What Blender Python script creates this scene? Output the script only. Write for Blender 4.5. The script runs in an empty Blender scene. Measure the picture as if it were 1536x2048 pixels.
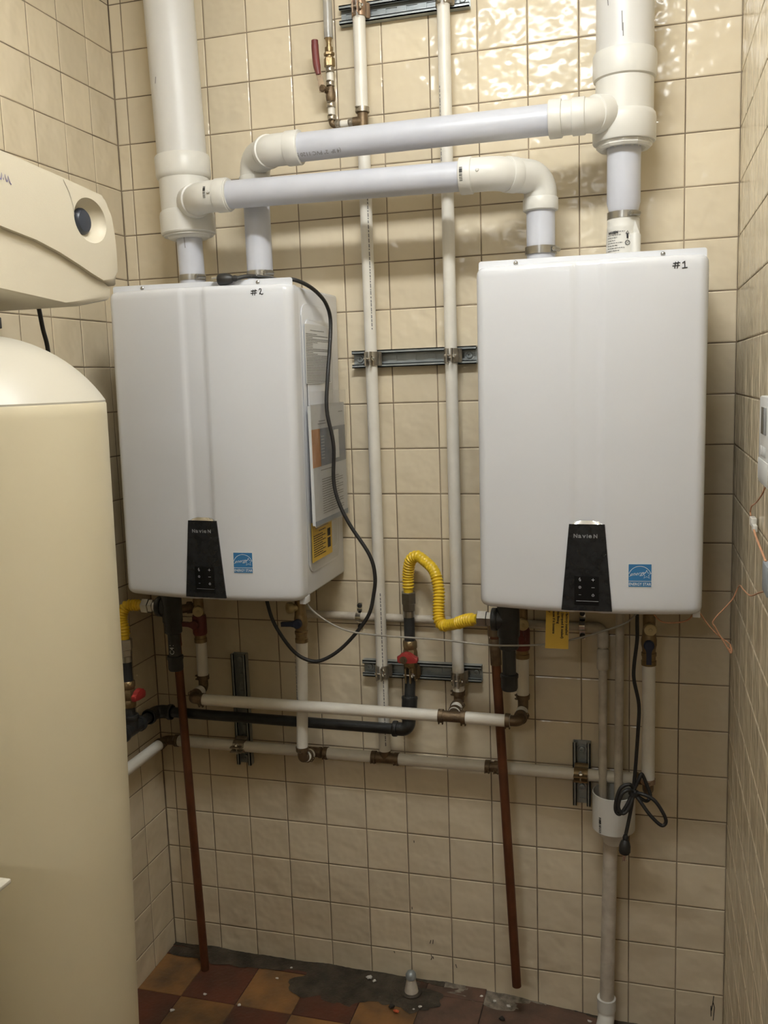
import bpy, bmesh, math, random
from mathutils import Vector, Matrix
random.seed(11)
PI = math.pi
S = bpy.context.scene
COL = S.collection
# ------------------------------------------------------------------ camera
cam = bpy.data.cameras.new('camera'); co = bpy.data.objects.new('camera', cam); COL.objects.link(co)
cam.sensor_fit = 'HORIZONTAL'; cam.sensor_width = 36.0; cam.lens = 1827.79 * 36.0 / 1536.0; cam.clip_start = 0.02
co.matrix_world = Matrix.Translation((0.6954, -2.1304, 1.5597)) @ Matrix.Rotation(0.282312, 4, 'Z') @ Matrix.Rotation(1.428734, 4, 'X') @ Matrix.Rotation(-0.034918, 4, 'Z')
S.camera = co
# ------------------------------------------------------------------ world, exposure
W = bpy.data.worlds.new('world'); S.world = W; W.use_nodes = True
W.node_tree.nodes['Background'].inputs[0].default_value = (0.9, 0.85, 0.75, 1)
W.node_tree.nodes['Background'].inputs[1].default_value = 0.02
S.view_settings.view_transform = 'Standard'; S.view_settings.look = 'None'
S.view_settings.exposure = 0.47; S.view_settings.gamma = 1.0; S.view_settings.use_curve_mapping = False
# light paths kept short so that the closed, pale room renders in reasonable time
S.cycles.max_bounces = 4; S.cycles.diffuse_bounces = 3; S.cycles.glossy_bounces = 3; S.cycles.transmission_bounces = 4; S.cycles.transparent_max_bounces = 6
S.cycles.use_light_tree = False; S.cycles.adaptive_threshold = 0.02; S.cycles.caustics_reflective = False; S.cycles.caustics_refractive = False
LAMP_POWER = 62.0
LAMP_COL = (0.955, 0.985, 1.0)
# room extents
XL, XR, YF, ZC = -0.583, 0.88, -5.6, 2.76
G = 0.11          # wall tile pitch
Z0 = 1.6169       # a wall grout line

# ------------------------------------------------------------------ materials
MATS = {}
def mat(name, col, rough=0.5, metal=0.0, noise=0.0, nscale=20.0, bump=0.0, bscale=200.0, spec=0.5, coat=0.0, col2=None, emit=None, trans=0.0, rnoise=0.0, objrand=0.0, alpha=1.0, thr=(0.35, 0.7), detail=4.0):
    m = bpy.data.materials.new(name); m.use_nodes = True
    nt = m.node_tree; b = nt.nodes['Principled BSDF']
    b.inputs['Roughness'].default_value = rough; b.inputs['Metallic'].default_value = metal
    b.inputs['Specular IOR Level'].default_value = spec
    b.inputs['Coat Weight'].default_value = coat; b.inputs['Coat Roughness'].default_value = 0.08
    b.inputs['Transmission Weight'].default_value = trans; b.inputs['Alpha'].default_value = alpha
    c = (*col, 1)
    b.inputs['Base Color'].default_value = c
    pos = nt.nodes.new('ShaderNodeNewGeometry')
    def ntex(sc, det=4.0):
        t = nt.nodes.new('ShaderNodeTexNoise'); t.inputs['Scale'].default_value = sc; t.inputs['Detail'].default_value = det
        nt.links.new(pos.outputs['Position'], t.inputs['Vector']); return t
    out = None
    if noise > 0:
        t = ntex(nscale, detail); r = nt.nodes.new('ShaderNodeMapRange')
        r.inputs[1].default_value = thr[0]; r.inputs[2].default_value = thr[1]; r.inputs[3].default_value = 0; r.inputs[4].default_value = noise
        nt.links.new(t.outputs['Fac'], r.inputs[0])
        mx = nt.nodes.new('ShaderNodeMix'); mx.data_type = 'RGBA'
        mx.inputs[6].default_value = c; mx.inputs[7].default_value = (*(col2 or tuple(v * 0.5 for v in col)), 1)
        nt.links.new(r.outputs[0], mx.inputs[0]); out = mx.outputs[2]
    if objrand > 0:
        oi = nt.nodes.new('ShaderNodeObjectInfo'); hs = nt.nodes.new('ShaderNodeHueSaturation')
        r2 = nt.nodes.new('ShaderNodeMapRange'); r2.inputs[3].default_value = 1 - objrand; r2.inputs[4].default_value = 1 + objrand * 0.6
        nt.links.new(oi.outputs['Random'], r2.inputs[0]); nt.links.new(r2.outputs[0], hs.inputs['Value'])
        if out: nt.links.new(out, hs.inputs['Color'])
        else: hs.inputs['Color'].default_value = c
        out = hs.outputs[0]
    if out: nt.links.new(out, b.inputs['Base Color'])
    if rnoise > 0:
        t = ntex(nscale * 1.7); r = nt.nodes.new('ShaderNodeMapRange'); r.inputs[3].default_value = max(0.02, rough - rnoise); r.inputs[4].default_value = rough + rnoise
        nt.links.new(t.outputs['Fac'], r.inputs[0]); nt.links.new(r.outputs[0], b.inputs['Roughness'])
    if bump > 0:
        t = ntex(bscale, 2.0); bp = nt.nodes.new('ShaderNodeBump'); bp.inputs['Strength'].default_value = 1.0; bp.inputs['Distance'].default_value = bump
        nt.links.new(t.outputs['Fac'], bp.inputs['Height']); nt.links.new(bp.outputs[0], b.inputs['Normal'])
    if emit:
        b.inputs['Emission Color'].default_value = (*emit[0], 1); b.inputs['Emission Strength'].default_value = emit[1]
    MATS[name] = m
    return m
mat('tile', (0.775, 0.67, 0.487), 0.16, noise=0.35, nscale=5.0, col2=(0.70, 0.595, 0.415), bump=0.0072, bscale=16.0, objrand=0.07, rnoise=0.06, spec=0.27)
mat('grout', (0.36, 0.28, 0.19), 0.9, noise=0.95, nscale=7.0, col2=(0.11, 0.075, 0.045), bump=0.001, bscale=300)
mat('paint', (0.62, 0.55, 0.44), 0.7, noise=0.3, nscale=3)
mat('ceiling', (0.72, 0.68, 0.60), 0.9, noise=0.2, nscale=30, bump=0.002, bscale=150)
mat('floor_base', (0.045, 0.035, 0.027), 0.8, noise=0.8, nscale=14, col2=(0.10, 0.075, 0.05), bump=0.003, bscale=60)
mat('ochre', (0.30, 0.145, 0.045), 0.42, noise=0.9, nscale=9, col2=(0.075, 0.05, 0.03), bump=0.0012, bscale=90, rnoise=0.15, objrand=0.12)
mat('oxblood', (0.125, 0.038, 0.020), 0.42, noise=0.85, nscale=9, col2=(0.040, 0.026, 0.018), bump=0.0012, bscale=90, rnoise=0.15, objrand=0.12)
mat('dusty', (0.16, 0.085, 0.055), 0.7, noise=0.9, nscale=16, col2=(0.075, 0.05, 0.035), bump=0.002, bscale=90, objrand=0.1)
mat('tar', (0.026, 0.021, 0.014), 0.55, noise=0.9, nscale=22, col2=(0.085, 0.066, 0.045), bump=0.004, bscale=80)
mat('mortar', (0.30, 0.26, 0.20), 0.9, noise=0.8, nscale=60, col2=(0.09, 0.07, 0.05), bump=0.003, bscale=200)
mat('enamel', (0.75, 0.76, 0.785), 0.22, spec=0.5, coat=0.25, noise=0.10, nscale=3, col2=(0.72, 0.73, 0.755))
mat('pvc_pipe', (0.585, 0.595, 0.64), 0.36, noise=0.5, nscale=14, col2=(0.50, 0.51, 0.56), rnoise=0.1)
mat('pvc_big', (0.69, 0.675, 0.64), 0.4, noise=0.4, nscale=9, col2=(0.62, 0.605, 0.56))
mat('pvc_fitting', (0.73, 0.71, 0.65), 0.38, noise=0.35, nscale=12, col2=(0.66, 0.635, 0.57))
mat('pvc_dirty', (0.66, 0.60, 0.50), 0.55, noise=0.8, nscale=28, col2=(0.42, 0.36, 0.28), bump=0.0008, bscale=120)
mat('pex', (0.84, 0.80, 0.71), 0.38, noise=0.55, nscale=22, col2=(0.72, 0.67, 0.57))
mat('clear_hose', (0.80, 0.77, 0.70), 0.25, trans=0.55, noise=0.3, nscale=30)
mat('brass_pale', (0.56, 0.45, 0.24), 0.5, metal=0.3, noise=0.5, nscale=45, col2=(0.40, 0.30, 0.14))
mat('brass', (0.33, 0.245, 0.13), 0.42, metal=0.85, noise=0.7, nscale=45, col2=(0.20, 0.13, 0.06), bump=0.0006, bscale=250)
mat('brass_dark', (0.20, 0.14, 0.08), 0.5, metal=0.7, noise=0.7, nscale=55, col2=(0.10, 0.07, 0.045), bump=0.0006, bscale=250)
mat('copper', (0.19, 0.075, 0.035), 0.48, metal=0.65, noise=0.7, nscale=18, col2=(0.10, 0.045, 0.025))
mat('black_iron', (0.020, 0.021, 0.021), 0.42, noise=0.4, nscale=40, col2=(0.045, 0.045, 0.043), bump=0.0004, bscale=300)
mat('galvanized', (0.40, 0.43, 0.43), 0.40, metal=0.45, noise=0.7, nscale=35, col2=(0.26, 0.29, 0.29))
mat('steel_clamp', (0.44, 0.39, 0.31), 0.35, metal=0.75, noise=0.6, nscale=50, col2=(0.20, 0.17, 0.13))
mat('stainless', (0.46, 0.45, 0.42), 0.28, metal=1.0, noise=0.3, nscale=60)
mat('chrome', (0.80, 0.79, 0.76), 0.12, metal=1.0, noise=0.2, nscale=80)
mat('rusty_clamp', (0.34, 0.21, 0.13), 0.45, metal=0.7, noise=0.7, nscale=40, col2=(0.45, 0.36, 0.27))
mat('yellow_flex', (0.86, 0.58, 0.03), 0.35, noise=0.3, nscale=30, col2=(0.74, 0.46, 0.02))
mat('red_handle', (0.36, 0.035, 0.03), 0.42, noise=0.4, nscale=40, col2=(0.22, 0.02, 0.02))
mat('maroon', (0.17, 0.035, 0.03), 0.5, noise=0.5, nscale=40, col2=(0.09, 0.022, 0.02))
mat('blue_handle', (0.022, 0.030, 0.065), 0.45, noise=0.3, nscale=40)
mat('rubber', (0.016, 0.015, 0.014), 0.5, noise=0.3, nscale=60, col2=(0.035, 0.033, 0.03))
mat('gray_cable', (0.33, 0.30, 0.25), 0.5, noise=0.3, nscale=60)
mat('orange_wire', (0.60, 0.30, 0.16), 0.5, noise=0.3, nscale=60)
mat('panel_black', (0.012, 0.013, 0.014), 0.18, spec=0.55, noise=0.5, nscale=70, col2=(0.030, 0.031, 0.033), bump=0.0009, bscale=55)
mat('panel_dark', (0.006, 0.007, 0.008), 0.15, noise=0.2, nscale=60)
mat('ink', (0.012, 0.012, 0.014), 0.6, noise=0.1)
mat('gray_ink', (0.22, 0.21, 0.20), 0.6, noise=0.1)
mat('pale_print', (0.55, 0.56, 0.57), 0.5, noise=0.1)
mat('dim_print', (0.24, 0.245, 0.25), 0.5, noise=0.1)
mat('paper', (0.72, 0.72, 0.69), 0.6, noise=0.25, nscale=8)
mat('paper_white', (0.80, 0.80, 0.79), 0.5, noise=0.15, nscale=8)
mat('star_blue', (0.035, 0.19, 0.42), 0.4, noise=0.15, nscale=30)
mat('white_print', (0.82, 0.83, 0.84), 0.5, noise=0.05)
mat('label_yellow', (0.70, 0.46, 0.06), 0.55, noise=0.3, nscale=30, col2=(0.60, 0.38, 0.05))
mat('orange_block', (0.62, 0.26, 0.07), 0.4, noise=0.2)
mat('photo_blue', (0.22, 0.25, 0.31), 0.35, noise=0.8, nscale=40, col2=(0.13, 0.15, 0.19))
mat('band_gray', (0.30, 0.35, 0.40), 0.4, noise=0.2)
mat('clear_bag', (0.95, 0.95, 0.95), 0.12, trans=0.9, alpha=0.22, noise=0.2, nscale=30, bump=0.002, bscale=40)
mat('cream_tank', (0.82, 0.735, 0.53), 0.42, noise=0.35, nscale=3.5, col2=(0.74, 0.65, 0.44))
mat('tank_top', (0.66, 0.62, 0.52), 0.4, noise=0.3, nscale=6, col2=(0.62, 0.57, 0.46))
mat('cream_head', (0.70, 0.635, 0.495), 0.42, noise=0.2, nscale=5, col2=(0.70, 0.62, 0.47), bump=0.0002, bscale=900)
mat('knob_blue', (0.035, 0.042, 0.06), 0.4, noise=0.3, nscale=60)
mat('blue_ink', (0.05, 0.05, 0.30), 0.6, noise=0.1)
mat('control_white', (0.74, 0.74, 0.72), 0.35, noise=0.15)
mat('lcd', (0.22, 0.22, 0.21), 0.15, noise=0.2)
mat('connector', (0.74, 0.72, 0.66), 0.5, noise=0.1)
mat('block_gray', (0.32, 0.35, 0.38), 0.5, noise=0.2)
mat('chip_white', (0.66, 0.63, 0.57), 0.7, noise=0.4, nscale=90)
mat('chip_orange', (0.62, 0.12, 0.04), 0.6, noise=0.3)
mat('chip_dark', (0.03, 0.025, 0.02), 0.8, noise=0.3)
mat('lamp_frame', (0.8, 0.8, 0.78), 0.5, noise=0.1)
mat('lamp_glow', (0.9, 0.9, 0.9), 0.5, emit=(LAMP_COL, LAMP_POWER), noise=0.02)
mat('lamp_glow_far', (0.9, 0.9, 0.9), 0.5, emit=(LAMP_COL, LAMP_POWER * 0.6), noise=0.02)

# ------------------------------------------------------------------ object helpers
ORG = {}
def thing(name, label, cat, loc=(0, 0, 0), group=None, local=False, rot=None):
    o = bpy.data.objects.new(name, None); COL.objects.link(o); o.empty_display_size = 0.05
    o.location = loc
    if rot: o.rotation_euler = rot
    o['label'] = label; o['category'] = cat
    if group: o['group'] = group
    ORG[o] = Vector((0, 0, 0)) if local else Vector(loc)
    return o
def mk(name, bm, m, parent=None, smooth=38, label=None, kind=None):
    me = bpy.data.meshes.new(name)
    bmesh.ops.recalc_face_normals(bm, faces=bm.faces)
    if parent is not None and ORG.get(parent) is not None and ORG[parent].length > 0:
        bmesh.ops.translate(bm, verts=bm.verts, vec=-ORG[parent])
    bm.to_mesh(me); bm.free()
    if smooth:
        me.polygons.foreach_set('use_smooth', [True] * len(me.polygons))
        me.set_sharp_from_angle(angle=math.radians(smooth))
    me.materials.append(MATS[m])
    o = bpy.data.objects.new(name, me); COL.objects.link(o)
    if parent is not None:
        o.parent = parent; ORG[o] = ORG.get(parent, Vector((0, 0, 0)))
    if label: o['label'] = label
    if kind: o['kind'] = kind
    return o
def tag(o, label, cat, group=None):
    o['label'] = label; o['category'] = cat
    if group: o['group'] = group
    return o
V = Vector
# ------------------------------------------------------------------ mesh helpers
def box(bm, a, b, bev=0.0, seg=2):
    a = V(a); b = V(b)
    r = bmesh.ops.create_cube(bm, size=1.0)
    vs = r['verts']
    for v in vs:
        v.co = V((a[i] + (b[i] - a[i]) * (v.co[i] + 0.5) for i in range(3)))
    if bev > 0:
        es = list({e for v in vs for e in v.link_edges})
        bmesh.ops.bevel(bm, geom=es, offset=bev, segments=seg, affect='EDGES', profile=0.5)
    return bm
def nb(): return bmesh.new()
def bx(a, b, bev=0.0, seg=2): return box(nb(), a, b, bev, seg)
def frame(d):
    d = V(d).normalized()
    up = V((0, 0, 1)) if abs(d.z) < 0.95 else V((1, 0, 0))
    x = d.cross(up).normalized(); y = x.cross(d).normalized()
    return x, y, d
def lathe(prof, o, d, seg=28, bm=None, caps=True, ph=0.0):
    """prof: list of (t, r) along axis d from o"""
    bm = bm or nb(); o = V(o); x, y, dd = frame(d)
    rings = []
    for t, r in prof:
        c = o + dd * t
        if r < 1e-6: rings.append([bm.verts.new(c)])
        else: rings.append([bm.verts.new(c + (x * math.cos(ph + 2 * PI * k / seg) + y * math.sin(ph + 2 * PI * k / seg)) * r) for k in range(seg)])
    for A, B in zip(rings, rings[1:]):
        if len(A) == 1 and len(B) == 1: continue
        for k in range(seg):
            k2 = (k + 1) % seg
            if len(A) == 1: bm.faces.new((A[0], B[k], B[k2]))
            elif len(B) == 1: bm.faces.new((A[k], B[0], A[k2]))
            else: bm.faces.new((A[k], B[k], B[k2], A[k2]))
    if caps:
        for R in (rings[0], rings[-1]):
            if len(R) > 2: bm.faces.new(R)
    return bm
def cyl(a, b, r, seg=24, bev=0.0, bm=None, r2=None):
    a = V(a); b = V(b); L = (b - a).length
    r2 = r if r2 is None else r2
    if bev > 0: pr = [(0, r - bev), (bev * 0.3, r - bev * 0.3), (bev, r), (L - bev, r2), (L - bev * 0.3, r2 - bev * 0.3), (L, r2 - bev)]
    else: pr = [(0, r), (L, r2)]
    return lathe(pr, a, b - a, seg, bm)
def hexnut(a, b, r, bm=None, bev=0.0015):
    a = V(a); b = V(b); L = (b - a).length
    return lathe([(0, r - bev), (bev, r), (L - bev, r), (L, r - bev)], a, b - a, 6, bm, ph=0.3)
def fillet(pts, rad, n=7):
    pts = [V(p) for p in pts]; out = [pts[0]]
    for i in range(1, len(pts) - 1):
        p = pts[i]; a = pts[i - 1] - p; b = pts[i + 1] - p
        la, lb = a.length, b.length; a.normalize(); b.normalize()
        ang = a.angle(b)
        if ang > PI - 0.02: out.append(p); continue
        d = min(rad / math.tan(ang / 2), la * 0.49, lb * 0.49)
        rr = d * math.tan(ang / 2)
        c = p + (a + b).normalized() * (rr / math.sin(ang / 2))
        s = p + a * d - c; e = p + b * d - c
        for k in range(n + 1):
            t = k / n; out.append(c + s.normalized().slerp(e.normalized(), t) * s.length)
    out.append(pts[-1]); return out
def spline(pts, n=8):
    P = [V(p) for p in pts]; P = [P[0] * 2 - P[1]] + P + [P[-1] * 2 - P[-2]]; out = []
    for i in range(1, len(P) - 2):
        for k in range(n):
            t = k / n; a, b, c, d = P[i - 1], P[i], P[i + 1], P[i + 2]
            out.append(0.5 * ((2 * b) + (c - a) * t + (2 * a - 5 * b + 4 * c - d) * t * t + (3 * b - a - 3 * c + d) * t ** 3))
    out.append(P[-2]); return out
def resample(pts, step):
    out = [pts[0]]; acc = 0.0
    for a, b in zip(pts, pts[1:]):
        L = (b - a).length
        if L < 1e-9: continue
        s = step - acc
        while s <= L:
            out.append(a.lerp(b, s / L)); s += step
        acc = (acc + L) % step
    if (out[-1] - pts[-1]).length > step * 0.2: out.append(pts[-1])
    return out
def tube(pts, r, seg=16, bm=None, caps=True, rf=None):
    bm = bm or nb(); pts = [V(p) for p in pts]
    n = len(pts); T = []
    for i in range(n):
        d = pts[min(i + 1, n - 1)] - pts[max(i - 1, 0)]; T.append(d.normalized())
    x, y, _ = frame(T[0]); rings = []; s = 0
    for i in range(n):
        if i > 0:
            q = T[i - 1].rotation_difference(T[i]); x = q @ x; y = q @ y; s += (pts[i] - pts[i - 1]).length
        rr = rf(s) if rf else r
        rings.append([bm.verts.new(pts[i] + (x * math.cos(2 * PI * k / seg) + y * math.sin(2 * PI * k / seg)) * rr) for k in range(seg)])
    for A, B in zip(rings, rings[1:]):
        for k in range(seg):
            bm.faces.new((A[k], B[k], B[(k + 1) % seg], A[(k + 1) % seg]))
    if caps: bm.faces.new(rings[0]); bm.faces.new(rings[-1])
    return bm
def sheet(fn, nx, ny, th, bm=None):
    """fn(s,t)->front point; th = offset vector to the back"""
    bm = bm or nb(); th = V(th)
    F = [[bm.verts.new(fn(i / nx, j / ny)) for i in range(nx + 1)] for j in range(ny + 1)]
    B = [[bm.verts.new(v.co + th) for v in row] for row in F]
    for j in range(ny):
        for i in range(nx):
            bm.faces.new((F[j][i], F[j][i + 1], F[j + 1][i + 1], F[j + 1][i])); bm.faces.new((B[j][i], B[j + 1][i], B[j + 1][i + 1], B[j][i + 1]))
    for i in range(nx):
        bm.faces.new((F[0][i], B[0][i], B[0][i + 1], F[0][i + 1])); bm.faces.new((F[ny][i], F[ny][i + 1], B[ny][i + 1], B[ny][i]))
    for j in range(ny):
        bm.faces.new((F[j][0], F[j + 1][0], B[j + 1][0], B[j][0])); bm.faces.new((F[j][nx], B[j][nx], B[j + 1][nx], F[j + 1][nx]))
    return bm
def prism(poly, mp, th, bm=None, bev=0.0):
    """poly: 2D points; mp(a,b)->point; th: extrusion vector"""
    bm = bm or nb(); th = V(th)
    A = [bm.verts.new(mp(*p)) for p in poly]; B = [bm.verts.new(v.co + th) for v in A]
    n = len(A); fs = [bm.faces.new(A), bm.faces.new(B[::-1])]
    for k in range(n): fs.append(bm.faces.new((A[k], B[k], B[(k + 1) % n], A[(k + 1) % n])))
    if bev > 0:
        es = list(fs[0].edges) + list(fs[1].edges)
        bmesh.ops.bevel(bm, geom=es, offset=bev, segments=2, affect='EDGES', profile=0.5)
    return bm
def rrect(x0, x1, y0, y1, r, n=5):
    out = []
    for cx, cy, a0 in ((x1 - r, y1 - r, 0), (x0 + r, y1 - r, PI / 2), (x0 + r, y0 + r, PI), (x1 - r, y0 + r, 1.5 * PI)):
        for k in range(n + 1):
            a = a0 + PI / 2 * k / n; out.append((cx + r * math.cos(a), cy + r * math.sin(a)))
    return out
def strip(path, wvec, th, bm=None):
    """a bent metal strap: path of points, wvec = width vector (centred), th thickness"""
    bm = bm or nb(); P = [V(p) for p in path]; w = V(wvec); wn = w.normalized(); n = len(P); R = []
    for i in range(n):
        d = (P[min(i + 1, n - 1)] - P[max(i - 1, 0)]).normalized(); nn = d.cross(wn).normalized() * th / 2
        R.append([bm.verts.new(P[i] - w / 2 + nn), bm.verts.new(P[i] + w / 2 + nn), bm.verts.new(P[i] + w / 2 - nn), bm.verts.new(P[i] - w / 2 - nn)])
    for A, B in zip(R, R[1:]):
        for k in range(4): bm.faces.new((A[k], B[k], B[(k + 1) % 4], A[(k + 1) % 4]))
    bm.faces.new(R[0]); bm.faces.new(R[-1]); return bm
def ribbon(path, w, mp, bm=None, th=None):
    """flat pen stroke of width w in 2D, mapped by mp(a,b)"""
    bm = bm or nb(); P = [V((p[0], p[1])) for p in path]; n = len(P); R = []
    for i in range(n):
        d = (P[min(i + 1, n - 1)] - P[max(i - 1, 0)]).normalized(); q = V((-d.y, d.x)) * w / 2
        R.append((bm.verts.new(mp(*(P[i] + q))), bm.verts.new(mp(*(P[i] - q)))))
    for A, B in zip(R, R[1:]): bm.faces.new((A[0], A[1], B[1], B[0]))
    return bm
def text2d(s, size, shear=0.0, bold=0.0, align='LEFT', space=1.0):
    c = bpy.data.curves.new('t', 'FONT'); c.body = s; c.size = size; c.shear = shear; c.offset = bold; c.align_x = align; c.resolution_u = 2; c.space_character = space
    o = bpy.data.objects.new('t', c); COL.objects.link(o)
    dg = bpy.context.evaluated_depsgraph_get(); me = bpy.data.meshes.new_from_object(o.evaluated_get(dg))
    vs = [(v.co.x, v.co.y) for v in me.vertices]; fs = [tuple(p.vertices) for p in me.polygons]
    bpy.data.objects.remove(o); bpy.data.curves.remove(c); bpy.data.meshes.remove(me)
    return vs, fs
def lettering(s, size, mp, bm=None, **k):
    bm = bm or nb(); vs, fs = text2d(s, size, **k)
    B = [bm.verts.new(mp(a, b)) for a, b in vs]
    for f in fs:
        try: bm.faces.new([B[i] for i in f])
        except ValueError: pass
    return bm
def dashes(lines, mp, h, bm=None, rnd=None, gap=0.0012):
    """rows of short print marks: lines = [(a0, a1, b)]"""
    bm = bm or nb(); rnd = rnd or random.Random(3)
    for a0, a1, b in lines:
        a = a0
        while a < a1:
            w = min(rnd.uniform(2.0, 6.0) * h, a1 - a)
            q = [bm.verts.new(mp(*p)) for p in ((a, b), (a + w, b), (a + w, b + h), (a, b + h))]
            bm.faces.new(q); a += w + gap
    return bm

# ------------------------------------------------------------------ setting
def struct(name, bm, m, smooth=0):
    o = mk(name, bm, m, None, smooth); o['kind'] = 'structure'; return o
def zf(x): return 0.003 if x < 0.25 else 0.003 - 0.085 * (x - 0.25)
wall_back = struct('wall_back', bx((XL - 0.1, 0.0016, -0.12), (XR + 0.1, 0.1, ZC + 0.05)), 'grout')
wall_left = struct('wall_left', bx((XL - 0.1, YF - 0.1, -0.12), (XL - 0.0016, 0.0016, ZC + 0.05)), 'grout')
wall_right = struct('wall_right', bx((XR + 0.0016, YF - 0.1, -0.12), (XR + 0.1, 0.0016, ZC + 0.05)), 'grout')
wall_front = struct('wall_front', bx((XL - 0.1, YF - 0.1, -0.12), (XR + 0.1, YF, ZC + 0.05)), 'paint')
ceiling = struct('ceiling', bx((XL - 0.1, YF - 0.1, ZC), (XR + 0.1, 0.1, ZC + 0.08)), 'ceiling')
def floor_bm():
    bm = nb(); xs = [XL - 0.02, 0.25, XR + 0.02]
    T = [[bm.verts.new((x, y, zf(x) - 0.0025)) for x in xs] for y in (YF, 0.02)]
    B = [[bm.verts.new((x, y, -0.14)) for x in xs] for y in (YF, 0.02)]
    for i in range(2):
        bm.faces.new((T[0][i], T[0][i + 1], T[1][i + 1], T[1][i])); bm.faces.new((B[0][i], B[1][i], B[1][i + 1], B[0][i + 1]))
        for j in (0, 1): bm.faces.new((T[j][i], B[j][i], B[j][i + 1], T[j][i + 1]))
    for i in (0, 2): bm.faces.new((T[0][i], T[1][i], B[1][i], B[0][i]))
    return bm
floor = struct('floor', floor_bm(), 'floor_base')
# wall tiles: each a bevelled slab with a slightly pillowed face
TW = G - 0.0026
_tc = {}
def tile_mesh(w, h):
    k = (round(w, 4), round(h, 4))
    if k not in _tc:
        bm = nb(); b = 0.0022
        prof = [(0.0, 0.0040), (0.0, 0.0009), (b, 0.0)]
        R = []
        for ins, d in prof:
            R.append([bm.verts.new((sx * (w / 2 - ins), d, sz * (h / 2 - ins))) for sx, sz in ((-1, -1), (1, -1), (1, 1), (-1, 1))])
        for A, B in zip(R, R[1:]):
            for q in range(4): bm.faces.new((A[q], A[(q + 1) % 4], B[(q + 1) % 4], B[q]))
        bm.faces.new(R[-1])
        me = bpy.data.meshes.new('tile'); bmesh.ops.recalc_face_normals(bm, faces=bm.faces); bm.to_mesh(me); bm.free(); me.materials.append(MATS['tile'])
        _tc[k] = me
    return _tc[k]
def lay_wall(wall, cells, place, limit=295):
    """cells: [(rank, a0, a1, z0, z1)]; low rank = shows largest; the rest becomes one stuff part"""
    cells.sort(key=lambda c: c[0]); rest = nb()
    rr = random.Random(5)
    for n, (rk, a0, a1, z0, z1) in enumerate(cells):
        w = a1 - a0 - 0.0026; h = z1 - z0 - 0.0026
        if w < 0.004 or h < 0.004: continue
        me = tile_mesh(w, h); M = place((a0 + a1) / 2, (z0 + z1) / 2) @ Matrix.Rotation(rr.gauss(0, 0.0022), 4, 'Z') @ Matrix.Rotation(rr.gauss(0, 0.0022), 4, 'X')
        if n < limit and rk < 5:
            o = bpy.data.objects.new('tile', me); COL.objects.link(o); o.parent = wall; o.matrix_local = M
        else:
            t = nb(); t.from_mesh(me); t.transform(M); tmp = bpy.data.meshes.new('x'); t.to_mesh(tmp); t.free(); rest.from_mesh(tmp); bpy.data.meshes.remove(tmp)
    if len(rest.verts):
        mk('tile_field', rest, 'tile', wall, 0, kind='stuff')
    else: rest.free()
zl = [Z0 - G * r for r in range(-11, 15)]; zl = [z for z in zl if 0.0 < z < ZC]
zrows = list(zip([-0.075] + sorted(zl), sorted(zl) + [ZC]))
xcols = [XL] + [c * G for c in range(-5, 9)]
cells = []
for x0, x1 in zip(xcols, xcols[1:]):
    for a, b in zrows:
        rk = 0
        if a > 2.55: rk = 9
        elif x0 > 0.39 and x1 < 0.79 and a > 1.12 and b < 1.76: rk = 4
        elif x0 > -0.47 and x1 < -0.08 and a > 1.12 and b < 1.76: rk = 4
        elif a > 2.30 and x0 > 0.2: rk = 4
        cells.append((rk, x0, x1, a, b))
lay_wall(wall_back, cells, lambda a, z: Matrix.Translation((a, 0, z)))
ycols = [-k * G for k in range(0, 52)]
def side_cells(nvis):
    c = []
    for k in range(51):
        for a, b in zrows:
            c.append((0 if (k < nvis and a < 2.6) else 9, -ycols[k], -ycols[k + 1] if ycols[k + 1] > YF else -YF, a, b))
    return [(r, min(p, q), max(p, q), z, w) for r, p, q, z, w in c]
lay_wall(wall_left, side_cells(7), lambda a, z: Matrix.Translation((XL, -a, z)) @ Matrix.Rotation(PI / 2, 4, 'Z'))
lay_wall(wall_right, side_cells(7), lambda a, z: Matrix.Translation((XR, -a, z)) @ Matrix.Rotation(-PI / 2, 4, 'Z'))
# floor tiles: 6 inch checker, the first row against the wall cut narrow
FP = 0.153
fx = [XL] + [-0.456 + FP * k for k in range(0, 9)] + [XR]
fy = [0.0] + [-0.052 - FP * k for k in range(0, 37)]
fmesh = {}
for j, (y1, y0) in enumerate(zip(fy, fy[1:])):
    if y0 < YF: break
    for i, (x0, x1) in enumerate(zip(fx, fx[1:])):
        w = x1 - x0 - 0.0016; h = y1 - y0 - 0.0016
        m = 'ochre' if (i + j) % 2 == 1 else 'oxblood'
        if x0 > 0.15 and j <= 2: m = 'dusty'
        k = (round(w, 4), round(h, 4), m)
        if k not in fmesh:
            b = bx((-w / 2, -h / 2, -0.004), (w / 2, h / 2, 0.0), 0.0008, 1); me = bpy.data.meshes.new('floor_tile'); b.to_mesh(me); b.free(); me.materials.append(MATS[m]); fmesh[k] = me
        o = bpy.data.objects.new('floor_tile', fmesh[k]); COL.objects.link(o); o.parent = floor
        xc = (x0 + x1) / 2; o.location = (xc, (y0 + y1) / 2, zf(xc) + random.uniform(-0.0006, 0.0006))
        if x0 > 0.25: o.rotation_euler = (0, math.atan(0.085), 0)
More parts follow.
